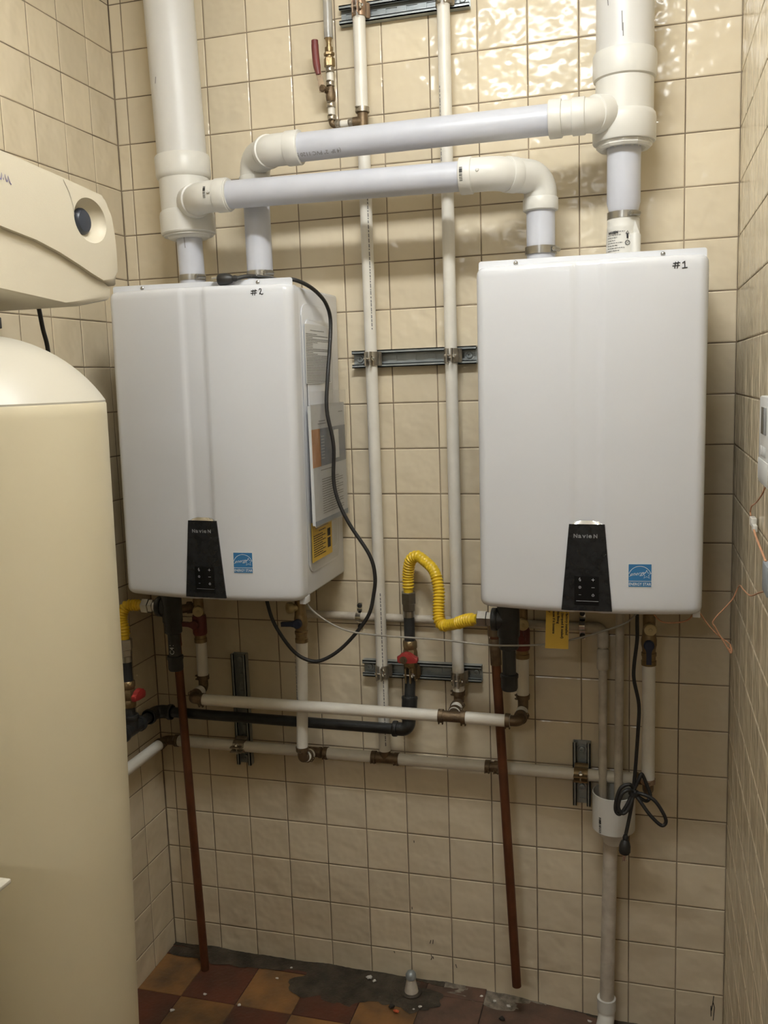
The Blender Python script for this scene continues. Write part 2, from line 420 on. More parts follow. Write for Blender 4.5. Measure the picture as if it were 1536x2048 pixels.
# rough tar and mortar bead where the wall meets the floor
def bead(x0, x1, amp, seedv, y=0.0):
    rr = random.Random(seedv); bm = nb(); n = int((x1 - x0) / 0.008); R = []
    for i in range(n + 1):
        x = x0 + (x1 - x0) * i / n; q = 0.5 + 0.25 * math.sin(i * 0.31 + seedv) + 0.25 * math.sin(i * 0.13 + 2 * seedv); d = amp * (0.3 + q) * rr.uniform(0.8, 1.1); hgt = amp * 0.45 * max(0.05, q * q + rr.uniform(-0.12, 0.12))
        zb = zf(x) - 0.003
        R.append([bm.verts.new(p) for p in ((x, -0.0005, zb), (x, -0.0005, zb + 0.003 + hgt), (x, -0.004 - d * 0.35, zb + 0.003 + hgt * 0.45), (x, -0.006 - d, zb + 0.004), (x, -0.006 - d, zb))])
    for A, B in zip(R, R[1:]):
        for k in range(4): bm.faces.new((A[k], B[k], B[k + 1], A[k + 1]))
        bm.faces.new((A[4], B[4], B[0], A[0]))
    bm.faces.new(R[0]); bm.faces.new(R[-1]); return bm
mk('tar_bead', bead(XL, 0.20, 0.012, 3), 'tar', floor)
mk('mortar_bead', bead(0.20, 0.46, 0.016, 8), 'mortar', floor)
mk('tar_bead', bead(0.46, XR, 0.012, 5), 'tar', floor)
def patch(cx, cy, rx, ry, sd, th=0.0012, n=64):
    rr = random.Random(sd); ph = [rr.uniform(0, 6.3) for _ in range(6)]; bm = nb(); out = []
    for k in range(n):
        a = 2 * PI * k / n; f = 1 + 0.16 * math.sin(2 * a + ph[0]) + 0.12 * math.sin(3 * a + ph[1]) + 0.09 * math.sin(5 * a + ph[2]) + 0.07 * math.sin(9 * a + ph[3]) + 0.05 * math.sin(15 * a + ph[4]) + rr.uniform(-0.03, 0.03)
        x, y = cx + rx * f * math.cos(a), min(-0.002, cy + ry * f * math.sin(a)); out.append((max(XL + 0.002, x), y))
    T = [bm.verts.new((x, y, zf(x) + 0.0010)) for x, y in out]; c = bm.verts.new((cx, cy, zf(cx) + 0.0010 + th))
    for k in range(n): bm.faces.new((T[k], T[(k + 1) % n], c))
    return bm
mk('tar_patch', patch(-0.075, -0.070, 0.100, 0.088, 3), 'tar', floor)
mk('tar_patch', patch(0.095, -0.062, 0.095, 0.070, 9), 'tar', floor)
mk('tar_patch', patch(-0.40, -0.030, 0.160, 0.040, 14), 'tar', floor)
mk('tar_patch', patch(-0.24, -0.020, 0.110, 0.030, 21), 'tar', floor)
mk('mortar_patch', patch(0.33, -0.028, 0.110, 0.026, 6), 'mortar', floor)
mk('dust_patch', patch(0.50, -0.040, 0.130, 0.045, 17), 'dusty', floor)
# scratches and a crack low on the back wall
wm = nb(); ww = lambda a, b: V((a, -0.0006, b))
for p in ([(0.858, 0.075), (0.856, 0.055), (0.853, 0.035)], [(0.856, 0.060), (0.860, 0.045), (0.8575, 0.010)], [(0.852, 0.048), (0.8525, 0.020)], [(0.164, 0.118), (0.161, 0.108)], [(0.170, 0.120), (0.169, 0.108)], [(0.163, 0.077), (0.166, 0.070), (0.1625, 0.062)], [(0.168, 0.073), (0.1695, 0.066)], [(0.228, 0.060), (0.231, 0.050)], [(0.127, 0.390), (0.1272, 0.384)], [(0.116, 0.205), (0.1162, 0.198)], [(0.063, 0.072), (0.065, 0.067)]):
    ribbon(p, 0.0018, ww, wm)
mk('scratch_mark', wm, 'chip_dark', wall_back, 0)
# ceiling lamps: two-tube strip lights (above and behind the camera's view)
def strip_light(cx, cy, half, lab, glow='lamp_glow'):
    lt = thing('ceiling_light', lab, 'light', (cx, cy, ZC), 'ceiling strip lights')
    mk('housing', prism([(cy - 0.06, ZC), (cy + 0.06, ZC), (cy + 0.045, ZC - 0.045), (cy - 0.045, ZC - 0.045)], lambda a, b: V((cx - half - 0.04, a, b)), (2 * half + 0.08, 0, 0)), 'lamp_frame', lt)
    for d in (-0.035, 0.035):
        mk('lamp_tube', cyl((cx - half, cy + d, ZC - 0.075), (cx + half, cy + d, ZC - 0.075), 0.019, 16), glow, lt)
    for s_ in (-1, 1):
        xx = cx + s_ * (half + 0.014)
        mk('lamp_holder', bx((xx - 0.014, cy - 0.06, ZC - 0.098), (xx + 0.014, cy + 0.06, ZC - 0.03), 0.003), 'lamp_frame', lt)
strip_light(0.42, -1.15, 0.31, 'white two-tube strip light on the ceiling nearest the back wall')
strip_light(0.0, -4.2, 0.31, 'white two-tube strip light on the ceiling at the far end of the room', 'lamp_glow_far')

# ------------------------------------------------------------------ water heaters
HW, HH = 0.217, 0.682
def frontY(x):
    ax = abs(x)
    if ax <= 0.195: return -(0.336 - 0.020 * (ax / 0.195) ** 2)
    t = min(1.0, (ax - 0.195) / 0.022); return -(0.294 + 0.022 * math.sqrt(max(0.0, 1 - t * t)))
def sst(a, b, x):
    t = min(1, max(0, (x - a) / (b - a))); return t * t * (3 - 2 * t)
def groove(x): return 0.0042 * (1 - sst(0.020, 0.031, abs(x)))
def mapF(off): return lambda a, b: V((a, frontY(a) - off, b))
def cover_bm():
    xs = [-HW + 0.022 * (1 - math.cos(a)) for a in [PI / 2 * k / 7 for k in range(8)]]
    xs += [-0.195 + 0.39 * k / 78 for k in range(1, 78)]
    xs += [-x for x in xs[:8][::-1]]
    sec = [(-HW, -0.272)] + [(x, frontY(x) + groove(x)) for x in xs] + [(HW, -0.272)]
    rows = [(0.0, 0.016), (0.0015, 0.009), (0.005, 0.004), (0.010, 0.0012), (0.016, 0.0)] + [(0.03 + (HH - 0.05) * k / 12, 0.0) for k in range(13)] + [(HH - 0.010, 0.0008), (HH - 0.005, 0.003), (HH - 0.001, 0.007), (HH, 0.012)]
    bm = nb(); R = []
    for z, ins in rows:
        R.append([bm.verts.new((x * (1 - ins / HW), min(y + ins, -0.27), z)) for x, y in sec])
    for A, B in zip(R, R[1:]):
        for k in range(len(sec) - 1): bm.faces.new((A[k], A[k + 1], B[k + 1], B[k]))
    bm.faces.new(R[0]); bm.faces.new(R[-1]); bm.faces.new([r[0] for r in R] + [r[-1] for r in R[::-1]])
    return bm
def heater(loc, roll, num):
    h = thing('water_heater', {1: 'white wall-mounted tankless water heater marked #1 beside the right wall', 2: 'white wall-mounted tankless water heater marked #2 near the water softener'}[num], 'water heater', loc, 'tankless water heaters', local=True, rot=(0, math.radians(roll), 0))
    case = mk('case', bx((-HW + 0.003, -0.274, 0.003), (HW - 0.003, -0.006, HH - 0.003), 0.006, 3), 'enamel', h)
    for sx in (-1, 1):
        x = sx * (HW - 0.003)
        emb = prism(rrect(-0.256, -0.045, 0.052, 0.645, 0.028), lambda a, b: V((x, a, b)), (sx * 0.0022, 0, 0), bev=0.0015)
        s = mk('side_panel', emb, 'enamel', h)
        mk('side_rib', prism(rrect(-0.236, -0.066, 0.085, 0.612, 0.016), lambda a, b: V((x + sx * 0.002, a, b)), (sx * 0.0022, 0, 0), bev=0.0018), 'enamel', s)
    mk('front_cover', cover_bm(), 'enamel', h, 50)
    fl = mk('top_flange', prism(rrect(-HW + 0.004, HW - 0.004, HH - 0.012, HH + 0.013, 0.005, 4), lambda a, b: V((a, -0.2935, b)), (0, 0.0016, 0)), 'enamel', h)
    for sx in ((-0.140, 0.135)):
        sc = lathe([(0, 0.0042), (0.0014, 0.0042), (0.003, 0.0026), (0.0034, 0)], (sx, -0.2933, HH + 0.006), (0, -1, 0), 14)
        mk('screw', sc, 'stainless', fl)
    tb = nb(); box(tb, (HW - 0.016, -0.285, -0.010), (HW - 0.002, -0.255, 0.006), 0.001)
    mk('corner_tab', tb, 'enamel', h)
    mk('bottom_plate', bx((-HW + 0.02, -0.262, -0.004), (HW - 0.02, -0.02, 0.005), 0.002), 'galvanized', h)
    # control panel
    def pan(s, t):
        z = 0.0085 + 0.1725 * t; hw = 0.0488 - 0.0148 * t
        x = (2 * s - 1) * hw; return V((x, frontY(x) - 0.0032, z))
    cp = mk('control_panel', sheet(pan, 10, 10, (0, 0.006, 0)), 'panel_black', h, 60)
    def cap(s, t):
        x = (2 * s - 1) * 0.0335; e = 0.0065 * (1 - (2 * s - 1) ** 4)
        return V((x * (1 - 0.1 * t), frontY(x) - 0.0030 + 0.0035 * t, 0.1813 + e * t))
    mk('chrome_trim', sheet(cap, 16, 4, (0, 0.005, 0)), 'chrome', cp, 60)
    mk('display', sheet(lambda s, t: V((-0.0235 + 0.047 * s, frontY(0.02) - 0.0037, 0.020 + 0.058 * t)), 1, 1, (0, 0.0008, 0)), 'panel_dark', cp)
    f = mapF(0.0036)
    logo = lettering('N', 0.0105, lambda a, b: f(a - 0.0255, b + 0.1545), bold=0.00035)
    lettering('a', 0.0120, lambda a, b: f(a * 1.2 - 0.0165, b + 0.1545), logo, bold=0.00030)
    lettering('v', 0.0120, lambda a, b: f(a * 1.2 - 0.0082, b + 0.1545), logo, bold=0.00030)
    lettering('i', 0.0105, lambda a, b: f(a - 0.0002, b + 0.1545), logo, bold=0.00035)
    lettering('e', 0.0120, lambda a, b: f(a * 1.2 + 0.0030, b + 0.1545), logo, bold=0.00030)
    lettering('N', 0.0105, lambda a, b: f(a + 0.0125, b + 0.1545), logo, bold=0.00035)
    mk('logo', logo, 'dim_print', cp, 0)
    f2 = mapF(0.0046); ic = nb()
    def cc(x, z, r, a0=0, a1=2 * PI, n=12): return [(x + r * math.cos(a0 + (a1 - a0) * k / n), z + r * math.sin(a0 + (a1 - a0) * k / n)) for k in range(n + 1)]
    ribbon([(0.0095, 0.0715), (0.0155, 0.0715)], 0.0008, f2, ic); ribbon([(0.0125, 0.0685), (0.0125, 0.0745)], 0.0008, f2, ic)
    ribbon([(0.0095, 0.0560), (0.0155, 0.0560)], 0.0008, f2, ic)
    ribbon(cc(0.0125, 0.0405, 0.0022, PI * 0.68, PI * 2.32), 0.0007, f2, ic); ribbon([(0.0125, 0.0402), (0.0125, 0.0438)], 0.0007, f2, ic)
    ribbon([(-0.0125, 0.0755), (-0.0142, 0.0725), (-0.0138, 0.0702)], 0.0011, f2, ic); ribbon([(-0.0122, 0.0728), (-0.0112, 0.0700), (-0.0140, 0.0688), (-0.0112, 0.0688)], 0.0011, f2, ic)
    ribbon(cc(-0.0128, 0.0560, 0.0024), 0.0005, f2, ic); ribbon([(-0.0128, 0.0545), (-0.0128, 0.0575)], 0.0009, f2, ic)
    ribbon([(-0.0150, 0.0410), (-0.0104, 0.0410)], 0.0005, f2, ic)
    mk('key_symbols', ic, 'pale_print', cp, 0)
    mk('panel_line', ribbon([(-0.020, 0.0285), (0.023, 0.0285)], 0.0007, f2), 'pale_print' if num == 1 else 'dim_print', cp, 0)
    # energy label
    ex, ez = (0.1005, 0.081) if num == 1 else (0.0905, 0.089)
    fw = lambda off: (lambda a, b: V((ex + a, frontY(ex + a) - off, ez + b)))
    st = mk('energy_label', sheet(lambda s, t: fw(0.0005)(-0.0227 + 0.0454 * s, -0.0237 + 0.0474 * t), 6, 1, (0, 0.0008, 0)), 'paper_white', h, label='blue and white square energy label')
    mk('label_print', sheet(lambda s, t: fw(0.0008)(-0.0213 + 0.0426 * s, -0.0105 + 0.0328 * t), 6, 1, (0, 0.0002, 0)), 'star_blue', st)
    mk('label_print', sheet(lambda s, t: fw(0.0008)(-0.0213 + 0.0426 * s, -0.0223 + 0.0106 * t), 6, 1, (0, 0.0002, 0)), 'star_blue', st)
    wp = nb(); fm = fw(0.0012)
    ribbon([(0.0215 * math.cos(a) * 1.0, -0.003 + 0.0215 * math.sin(a)) for a in [PI * (0.10 + 0.80 * k / 20) for k in range(21)]], 0.0010, fm, wp)
    star = [(0.0125 + (0.0088 if k % 2 == 0 else 0.0038) * math.cos(PI / 2 + PI * k / 5), 0.002 + (0.0088 if k % 2 == 0 else 0.0038) * math.sin(PI / 2 + PI * k / 5)) for k in range(11)]
    ribbon(star, 0.0009, fm, wp)
    lettering('energy', 0.0105, lambda a, b: fm(a - 0.0195, b + a * 0.12 - 0.001), wp, shear=0.5)
    ribbon([(-0.0205, -0.0018), (-0.0178, -0.0010), (-0.0160, 0.0006)], 0.0007, fm, wp)
    lettering('ENERGY STAR', 0.0079, lambda a, b: fm(a * 0.83, b - 0.0196), wp, align='CENTER', bold=0.00012)
    mk('label_lettering', wp, 'white_print', st, 0)
    # felt pen number
    px, pz = (0.163, 0.665) if num == 1 else (0.144, 0.666)
    fp = lambda a, b: V((px + a, frontY(px + a) - 0.0008, pz + b))
    pb = nb(); w = 0.0017
    ribbon([(-0.0075, -0.0080), (-0.0058, 0.0040)], w, fp, pb); ribbon([(-0.0030, -0.0080), (-0.0012, 0.0045)], w, fp, pb)
    ribbon([(-0.0105, 0.0012), (0.0022, 0.0022)], w, fp, pb); ribbon([(-0.0115, -0.0035), (0.0018, -0.0028)], w, fp, pb)
    if num == 1:
        ribbon([(0.0058, 0.0010), (0.0085, 0.0030), (0.0100, 0.0048), (0.0105, -0.0072)], w, fp, pb); ribbon([(0.0055, -0.0078), (0.0150, -0.0068)], w, fp, pb)
    else:
        ribbon([(0.0065, 0.0030), (0.0085, 0.0058), (0.0112, 0.0050), (0.0112, 0.0020), (0.0085, -0.0030), (0.0070, -0.0055), (0.0095, -0.0040), (0.0120, -0.0060), (0.0150, -0.0048)], w, fp, pb)
    mk('pen_number', pb, 'ink', h, 0, label='handwritten #%d in black pen' % num)
    if num == 2:
        x = HW + 0.0022
        sp = mk('rating_label', prism([(-0.247, 0.473), (-0.080, 0.473), (-0.080, 0.602), (-0.247, 0.602)], lambda a, b: V((x, a, b)), (0.0006, 0, 0)), 'paper_white', h, label='white printed rating label')
        rr = random.Random(4); m2 = lambda a, b: V((x + 0.0009, a, b)); ln = [(-0.215, -0.125, 0.588)]
        for k in range(30): ln.append((-0.242, rr.choice((-0.200, -0.170, -0.100, -0.090)) if k < 13 else -0.088, 0.580 - k * 0.0036))
        mk('label_print', dashes(ln, m2, 0.0016), 'gray_ink', sp, 0)
        yl = mk('caution_label', prism([(-0.2445, 0.075), (-0.110, 0.075), (-0.110, 0.165), (-0.2445, 0.165)], lambda a, b: V((x, a, b)), (0.0006, 0, 0)), 'label_yellow', h, label='yellow printed caution label')
        ln = [(-0.220, -0.135, 0.148), (-0.200, -0.155, 0.140)] + [(-0.235, -0.175 + 0.02 * (k % 2), 0.132 - k * 0.0052) for k in range(10)]
        mk('label_print', dashes(ln, m2, 0.0022), 'ink', yl, 0)
        pc = nb()
        for z0, z1 in ((0.119, 0.137), (0.092, 0.115)): prism([(-0.142, z0), (-0.122, z0), (-0.122, z1), (-0.142, z1)], m2, (0.0002, 0, 0), pc)
        mk('label_picture', pc, 'chip_dark', yl, 0)
    return h
h1 = heater((0.5835, 0, 1.090), 0.35, 1)
h2 = heater((-0.2425, 0, 1.090), 0.8, 2)

# ------------------------------------------------------------------ PVC vent piping
def hose_clamp(t, c, r, w=0.012, d=(0, 0, 1), screw=(1, -0.25, 0), ribbed=False):
    c = V(c); d = V(d).normalized()
    cb = mk('hose_clamp', lathe([(-w / 2, r), (-w / 2, r + 0.0012), (w / 2, r + 0.0012), (w / 2, r)], c, d, 30), 'stainless', t)
    s = V(screw).normalized(); q = d.cross(s).normalized(); k = nb(); o = c + s * (r + 0.004)
    cyl(o - q * 0.011, o + q * 0.009, 0.0048, 10, 0, k); hexnut(o - q * 0.017, o - q * 0.011, 0.0058, k)
    mk('clamp_screw', k, 'stainless', cb)
def sleeve(t, a, b, r, name='hub', m='pvc_fitting', bev=0.0025): return mk(name, cyl(a, b, r, 32, bev), m, t)
A = thing('vent_pipe', 'white PVC air intake piping from the left stack, lower of the two crossing runs', 'vent pipe', (-0.352, -0.1, 1.775), 'PVC vent piping')
def s2(z): return V((-0.349 - 0.0275 * (z - 1.83), -0.1, z))     # axis of the left stack, leaning a little
mk('riser_pipe', cyl(s2(2.06), s2(ZC), 0.0572, 40), 'pvc_big', A)
tee = mk('tee', cyl(s2(1.94), s2(2.08), 0.0585, 40), 'pvc_fitting', A)
mk('hub', lathe([(0, 0.059), (0.004, 0.0625), (0.010, 0.0640), (0.050, 0.0640), (0.053, 0.0620), (0.053, 0.0572)], s2(2.044), s2(2.1) - s2(2.0), 40), 'pvc_fitting', tee)
mk('hub', lathe([(0, 0.0580), (0.0, 0.0615), (0.003, 0.0640), (0.044, 0.0640), (0.050, 0.0625), (0.054, 0.0590)], s2(1.919), s2(2.1) - s2(2.0), 40), 'pvc_fitting', tee)
mk('bushing', lathe([(0, 0.0305), (0.0, 0.0440), (0.002, 0.0470), (0.006, 0.0490), (0.006, 0.0575), (0.016, 0.0575)], s2(1.909), s2(2.1) - s2(2.0), 40), 'pvc_fitting', A)
mk('pipe', cyl(s2(1.77), s2(1.93), 0.03015, 32), 'pvc_pipe', A)
hose_clamp(A, s2(1.819), 0.0305, 0.013, screw=(0.9, -0.45, 0))
RY1 = -0.185; za, zb = 1.983, 1.974
br = fillet([s2(1.985) + V((0.03, -0.03, 0)), (-0.2675, RY1, za), (-0.20, RY1, za)], 0.05)
mk('branch_hub', cyl(s2(1.985) + V((0.034, -0.034, 0)), s2(1.985) + V((0.058, -0.058, -0.001)), 0.0385, 32, 0.002), 'pvc_fitting', tee)
e1 = mk('elbow', tube(br, 0.0345, 28), 'pvc_fitting', A)
mk('hub', cyl((-0.232, RY1, za), (-0.203, RY1, za), 0.0368, 32, 0.002), 'pvc_fitting', e1)
mk('pipe', cyl((-0.215, RY1, za), (0.33, RY1, zb), 0.03015, 32), 'pvc_pipe', A)
e2 = mk('elbow', tube(fillet([(0.325, RY1, zb), (0.391, RY1, zb), (0.440, -0.136, zb)], 0.05), 0.0340, 28), 'pvc_fitting', A)
mk('hub', cyl((0.321, RY1, zb), (0.347, RY1, zb), 0.0372, 32, 0.002), 'pvc_fitting', e2)
e3 = mk('elbow', tube(fillet([(0.420, -0.156, zb), (0.476, -0.1, zb), (0.476, -0.1, 1.905)], 0.058, 10), 0.0345, 28), 'pvc_fitting', A)
mk('hub', cyl((0.412, -0.164, zb), (0.430, -0.146, zb), 0.0360, 32, 0.0015), 'pvc_fitting', e3)
mk('hub', cyl((0.476, -0.1, 1.906), (0.476, -0.1, 1.932), 0.0372, 32, 0.002), 'pvc_fitting', e3)
mk('pipe', cyl((0.476, -0.1, 1.77), (0.476, -0.1, 1.915), 0.03015, 32), 'pvc_pipe', A)
hose_clamp(A, (0.476, -0.1, 1.824), 0.0325, 0.016, screw=(0.95, -0.3, 0))
# barcodes and warts on the fittings
def barcode(parent, mp, w, h, n=9, m='ink'):
    b = nb(); rr = random.Random(2); a = 0
    for k in range(n):
        ww = w / n * rr.choice((0.35, 0.55, 0.8)); q = [b.verts.new(mp(x, y)) for x, y in ((a, 0), (a + ww, 0), (a + ww, h), (a, h))]; b.faces.new(q); a += w / n
    mk('barcode', b, m, parent, 0)
def on_x(y0, z0, r, x0, a0): return lambda s, t: V((x0 + t, y0 - (r + 0.0005) * math.cos(a0 + s / r), z0 + (r + 0.0005) * math.sin(a0 + s / r)))
barcode(e1, on_x(RY1, za, 0.0345, -0.250, -0.25), 0.026, 0.0060)
barcode(e2, on_x(RY1, zb, 0.0372, 0.3255, -0.42), 0.028, 0.0065)
mk('mould_pip', lathe([(0, 0.004), (0.002, 0.003), (0.0024, 0)], (0.362, RY1 - 0.034, zb + 0.003), (0, -1, 0), 10), 'pvc_fitting', e2)
mk('mould_pip', lathe([(0, 0.004), (0.002, 0.003), (0.0024, 0)], (-0.236, RY1 - 0.0365, za + 0.003), (0, -1, 0), 10), 'pvc_fitting', e1)
# scuffs on the riser
sc = nb(); cyl_map = lambda x, y, r: (lambda a, b: V((x + (r + 0.0006) * math.sin(a / r), y - (r + 0.0006) * math.cos(a / r), b)))
cm = cyl_map(-0.362, -0.1, 0.0572)
for p in ([(0.030, 2.225), (0.0325, 2.205), (0.033, 2.185)], [(0.034, 2.200), (0.035, 2.178)], [(-0.020, 2.262), (-0.0225, 2.248)]): ribbon(p, 0.0022, cm, sc)
ribbon([(0.002, 1.920), (0.004, 1.885)], 0.0016, cyl_map(-0.351, -0.1, 0.0305), sc)
mk('scuff_mark', sc, 'gray_ink', A, 0)

B = thing('vent_pipe', 'white PVC exhaust piping to the right stack, upper of the two crossing runs', 'vent pipe', (0.647, -0.1, 1.775), 'PVC vent piping')
def s1(z): return V((0.6465 + 0.006 * (z - 1.9), -0.1, z))
up1 = s1(2.1) - s1(2.0)
mk('riser_pipe', cyl(s1(2.15), s1(ZC), 0.0572, 40), 'pvc_big', B)
teb = mk('tee', cyl(s1(2.05), s1(2.17), 0.0580, 40), 'pvc_fitting', B)
mk('hub', lathe([(0, 0.0575), (0.003, 0.0622), (0.010, 0.0638), (0.048, 0.0638), (0.053, 0.0620), (0.054, 0.0572)], s1(2.146), up1, 40), 'pvc_fitting', teb)
mk('hub', lathe([(0, 0.0580), (0.0, 0.0615), (0.003, 0.0635), (0.046, 0.0635), (0.054, 0.0620), (0.058, 0.0580)], s1(2.026), up1, 40), 'pvc_fitting', teb)
bush = mk('bushing', lathe([(0, 0.0345), (0.004, 0.0345), (0.0, 0.0440), (0.0, 0.0520), (0.004, 0.0560), (0.008, 0.0560), (0.008, 0.0575), (0.020, 0.0575)], s1(2.014), up1, 12), 'pvc_fitting', B, 20)
mk('pipe', lathe([(0, 0.0300), (0.020, 0.0300), (0.036, 0.0340), (0.150, 0.0340)], s1(1.872), up1, 36), 'pvc_pipe', B)
hose_clamp(B, s1(1.882), 0.0322, 0.014, screw=(0.75, -0.75, 0.0))
ad = mk('flue_adapter', lathe([(0, 0.0350), (0.062, 0.0345), (0.083, 0.0330), (0.086, 0.0335), (0.088, 0.0328), (0.106, 0.0326)], s1(1.772), up1, 36), 'pvc_fitting', B)
mk('test_port', lathe([(0, 0.0115), (0.066, 0.0115), (0.069, 0.0100), (0.071, 0.004), (0.074, 0)], s1(1.772) + V((0.024, -0.026, 0)), up1, 20), 'pvc_fitting', ad)
mk('port_fin', prism([(0.018, 1.838), (0.034, 1.838), (0.023, 1.868)], lambda a, b: V((0.6465 + a, -0.1265, b)), (0, 0.004, 0)), 'pvc_fitting', ad)
am = cyl_map(0.6463, -0.1, 0.0352); ap = nb()
lettering('NAVIEN', 0.0066, lambda a, b: am(a - 0.034, b + 1.8435), ap, shear=0.3, bold=0.0004)
dashes([(-0.012, 0.004, 1.8465)] + [(-0.036, x, 1.840 - 0.0052 * k) for k, x in enumerate((-0.004, -0.012, -0.016, 0.000, -0.010, 0.003, -0.006, -0.014))], am, 0.0010, ap)
ribbon([(0.0090, 1.832), (0.0090, 1.842)], 0.0036, am, ap); ribbon([(0.0060, 1.8415), (0.0090, 1.8475), (0.0120, 1.8415), (0.0060, 1.8415)], 0.0014, am, ap)
ribbon([(0.0090 + 0.0045 * math.cos(2 * PI * k / 14), 1.8235 + 0.0045 * math.sin(2 * PI * k / 14)) for k in range(15)], 0.0012, am, ap)
ribbon([(0.0075, 1.821), (0.0075, 1.826), (0.0105, 1.821), (0.0105, 1.826)], 0.0009, am, ap)
mk('adapter_print', ap, 'ink', ad, 0)
RY2 = -0.168; zr = 2.071
mk('branch_hub', cyl(s1(2.078) + V((-0.036, -0.036, 0)), s1(2.078) + V((-0.058, -0.058, -0.003)), 0.0370, 32, 0.002), 'pvc_fitting', teb)
f1 = mk('elbow', tube(fillet([s1(2.078) + V((-0.03, -0.03, 0)), (0.580, RY2, zr), (0.545, RY2, zr)], 0.05), 0.0335, 28), 'pvc_fitting', B)
mk('hub', cyl((0.548, RY2, zr), (0.574, RY2, zr), 0.0362, 32, 0.002), 'pvc_fitting', f1)
f2_ = mk('coupling', cyl((0.515, RY2, zr), (0.552, RY2, zr), 0.0335, 32), 'pvc_fitting', B)
mk('hub', cyl((0.502, RY2, zr), (0.528, RY2, zr), 0.0375, 32, 0.002), 'pvc_fitting', f2_)
mk('pipe', cyl((-0.055, RY2, zr), (0.515, RY2, zr), 0.03015, 32), 'pvc_pipe', B)
f3 = mk('elbow', tube(fillet([(-0.048, RY2, zr), (-0.106, RY2, zr), (-0.14, -0.134, zr)], 0.04), 0.0340, 28), 'pvc_fitting', B)
mk('hub', cyl((-0.066, RY2, zr), (-0.034, RY2, zr), 0.0368, 32, 0.002), 'pvc_fitting', f3)
f4 = mk('elbow', tube(fillet([(-0.122, -0.152, zr), (-0.174, -0.1, zr), (-0.174, -0.1, 2.005)], 0.052, 10), 0.0345, 28), 'pvc_fitting', B)
mk('hub', cyl((-0.108, -0.166, zr), (-0.119, -0.155, zr), 0.0365, 32, 0.0015), 'pvc_fitting', f4)
mk('hub', cyl((-0.174, -0.1, 2.006), (-0.174, -0.1, 2.035), 0.0370, 32, 0.002), 'pvc_fitting', f4)
mk('pipe', cyl((-0.174, -0.1, 1.77), (-0.174, -0.1, 2.015), 0.03015, 32), 'pvc_pipe', B)
hose_clamp(B, (-0.174, -0.1, 1.817), 0.0305, 0.013, screw=(0.9, -0.45, 0))
tm = lambda a, b: on_x(RY2, zr, 0.03015, 0.066, -0.62)(-b, -a)
mk('pipe_print', lettering('(4 IP  2" PVC 1120 S', 0.0125, tm, space=0.98), 'gray_ink', B, 0)
rs = nb(); cm = cyl_map(0.648, -0.1, 0.0572)
for p in ([(-0.004, 2.262), (-0.003, 2.225)], [(-0.002, 2.24), (-0.0015, 2.215)], [(-0.033, 2.290), (-0.032, 2.278)]): ribbon(p, 0.0018, cm, rs)
mk('scuff_mark', rs, 'gray_ink', B, 0)

# ------------------------------------------------------------------ water pipes
def pclamp(t, c, d, r=0.0143, ear=(0, -1, 0), m='brass_dark'):
    """stainless pinch clamp around a pipe"""
    c = V(c); d = V(d).normalized(); b = lathe([(-0.0055, r), (-0.0055, r + 0.0018), (0.0055, r + 0.0018), (0.0055, r)], c, d, 22)
    e = V(ear).normalized(); q = d.cross(e).normalized(); o = c + e * (r + 0.003)
    for s in (-1, 1):
        a = o + d * 0.0045 * s
        tube([a - q * 0.005 - e * 0.002, a - q * 0.003 + e * 0.0015, a + q * 0.003 + e * 0.0015, a + q * 0.005 - e * 0.002], 0.0012, 6, b)
    mk('pinch_clamp', b, m, t)
PR = 0.0143
cold = thing('water_pipe', 'white cold water piping with brass tees along the lower wall', 'water pipe', (0.069, -0.036, 0.623), 'white water piping')
hot = thing('water_pipe', 'white hot water piping ending in the run nearest the camera', 'water pipe', (0.262, -0.036, 0.777), 'white water piping')
def seg(t, a, b, r=PR, m='pex'): return mk('pipe', cyl(a, b, r, 22), m, t)
v1 = seg(cold, (0.069, -0.036, 2.168), (0.0715, -0.036, ZC)); v1b = seg(cold, (0.0685, -0.036, 0.643), (0.0705, -0.036, 2.128))
def tee_fit(t, c, d, b, L=0.024, Lb=0.022, r=0.0125, rb=None):
    c = V(c); d = V(d).normalized(); b = V(b).normalized(); k = cyl(c - d * L, c + d * L, r, 20); cyl(c, c + b * Lb, rb or r, 20, 0, k)
    for s in (-1, 1): cyl(c + d * (L - 0.006) * s, c + d * (L - 0.001) * s, r + 0.0018, 20, 0, k)
    return mk('tee', k, 'brass_dark', t)
def elb(t, a, c, b, r=0.0125, m='brass_dark', rad=0.016):
    k = tube(fillet([a, c, b], rad, 8), r, 20)
    return mk('elbow', k, m, t)
# top tee, bleed valve and clear hose
tee_fit(cold, (0.070, -0.036, 2.146), (0, 0, 1), (-1, 0, 0), 0.024, 0.022, 0.012)
pclamp(cold, (0.070, -0.036, 2.171), (0, 0, 1), ear=(-0.6, -1, 0), m='steel_clamp')
pclamp(cold, (0.0705, -0.036, 2.122), (0, 0, 1))
seg(cold, (0.016, -0.036, 2.146), (0.048, -0.036, 2.146), 0.008)
pclamp(cold, (0.012, -0.036, 2.146), (1, 0, 0), 0.008, m='steel_clamp'); pclamp(cold, (0.043, -0.036, 2.146), (1, 0, 0), 0.008, m='steel_clamp')
elb(cold, (0.014, -0.036, 2.146), (-0.004, -0.036, 2.146), (-0.004, -0.036, 2.162), 0.0075)
seg(cold, (-0.004, -0.036, 2.158), (-0.0045, -0.036, 2.195), 0.008)
pclamp(cold, (-0.004, -0.036, 2.162), (0, 0, 1), 0.008, m='steel_clamp'); pclamp(cold, (-0.0045, -0.036, 2.190), (0, 0, 1), 0.008, m='steel_clamp')
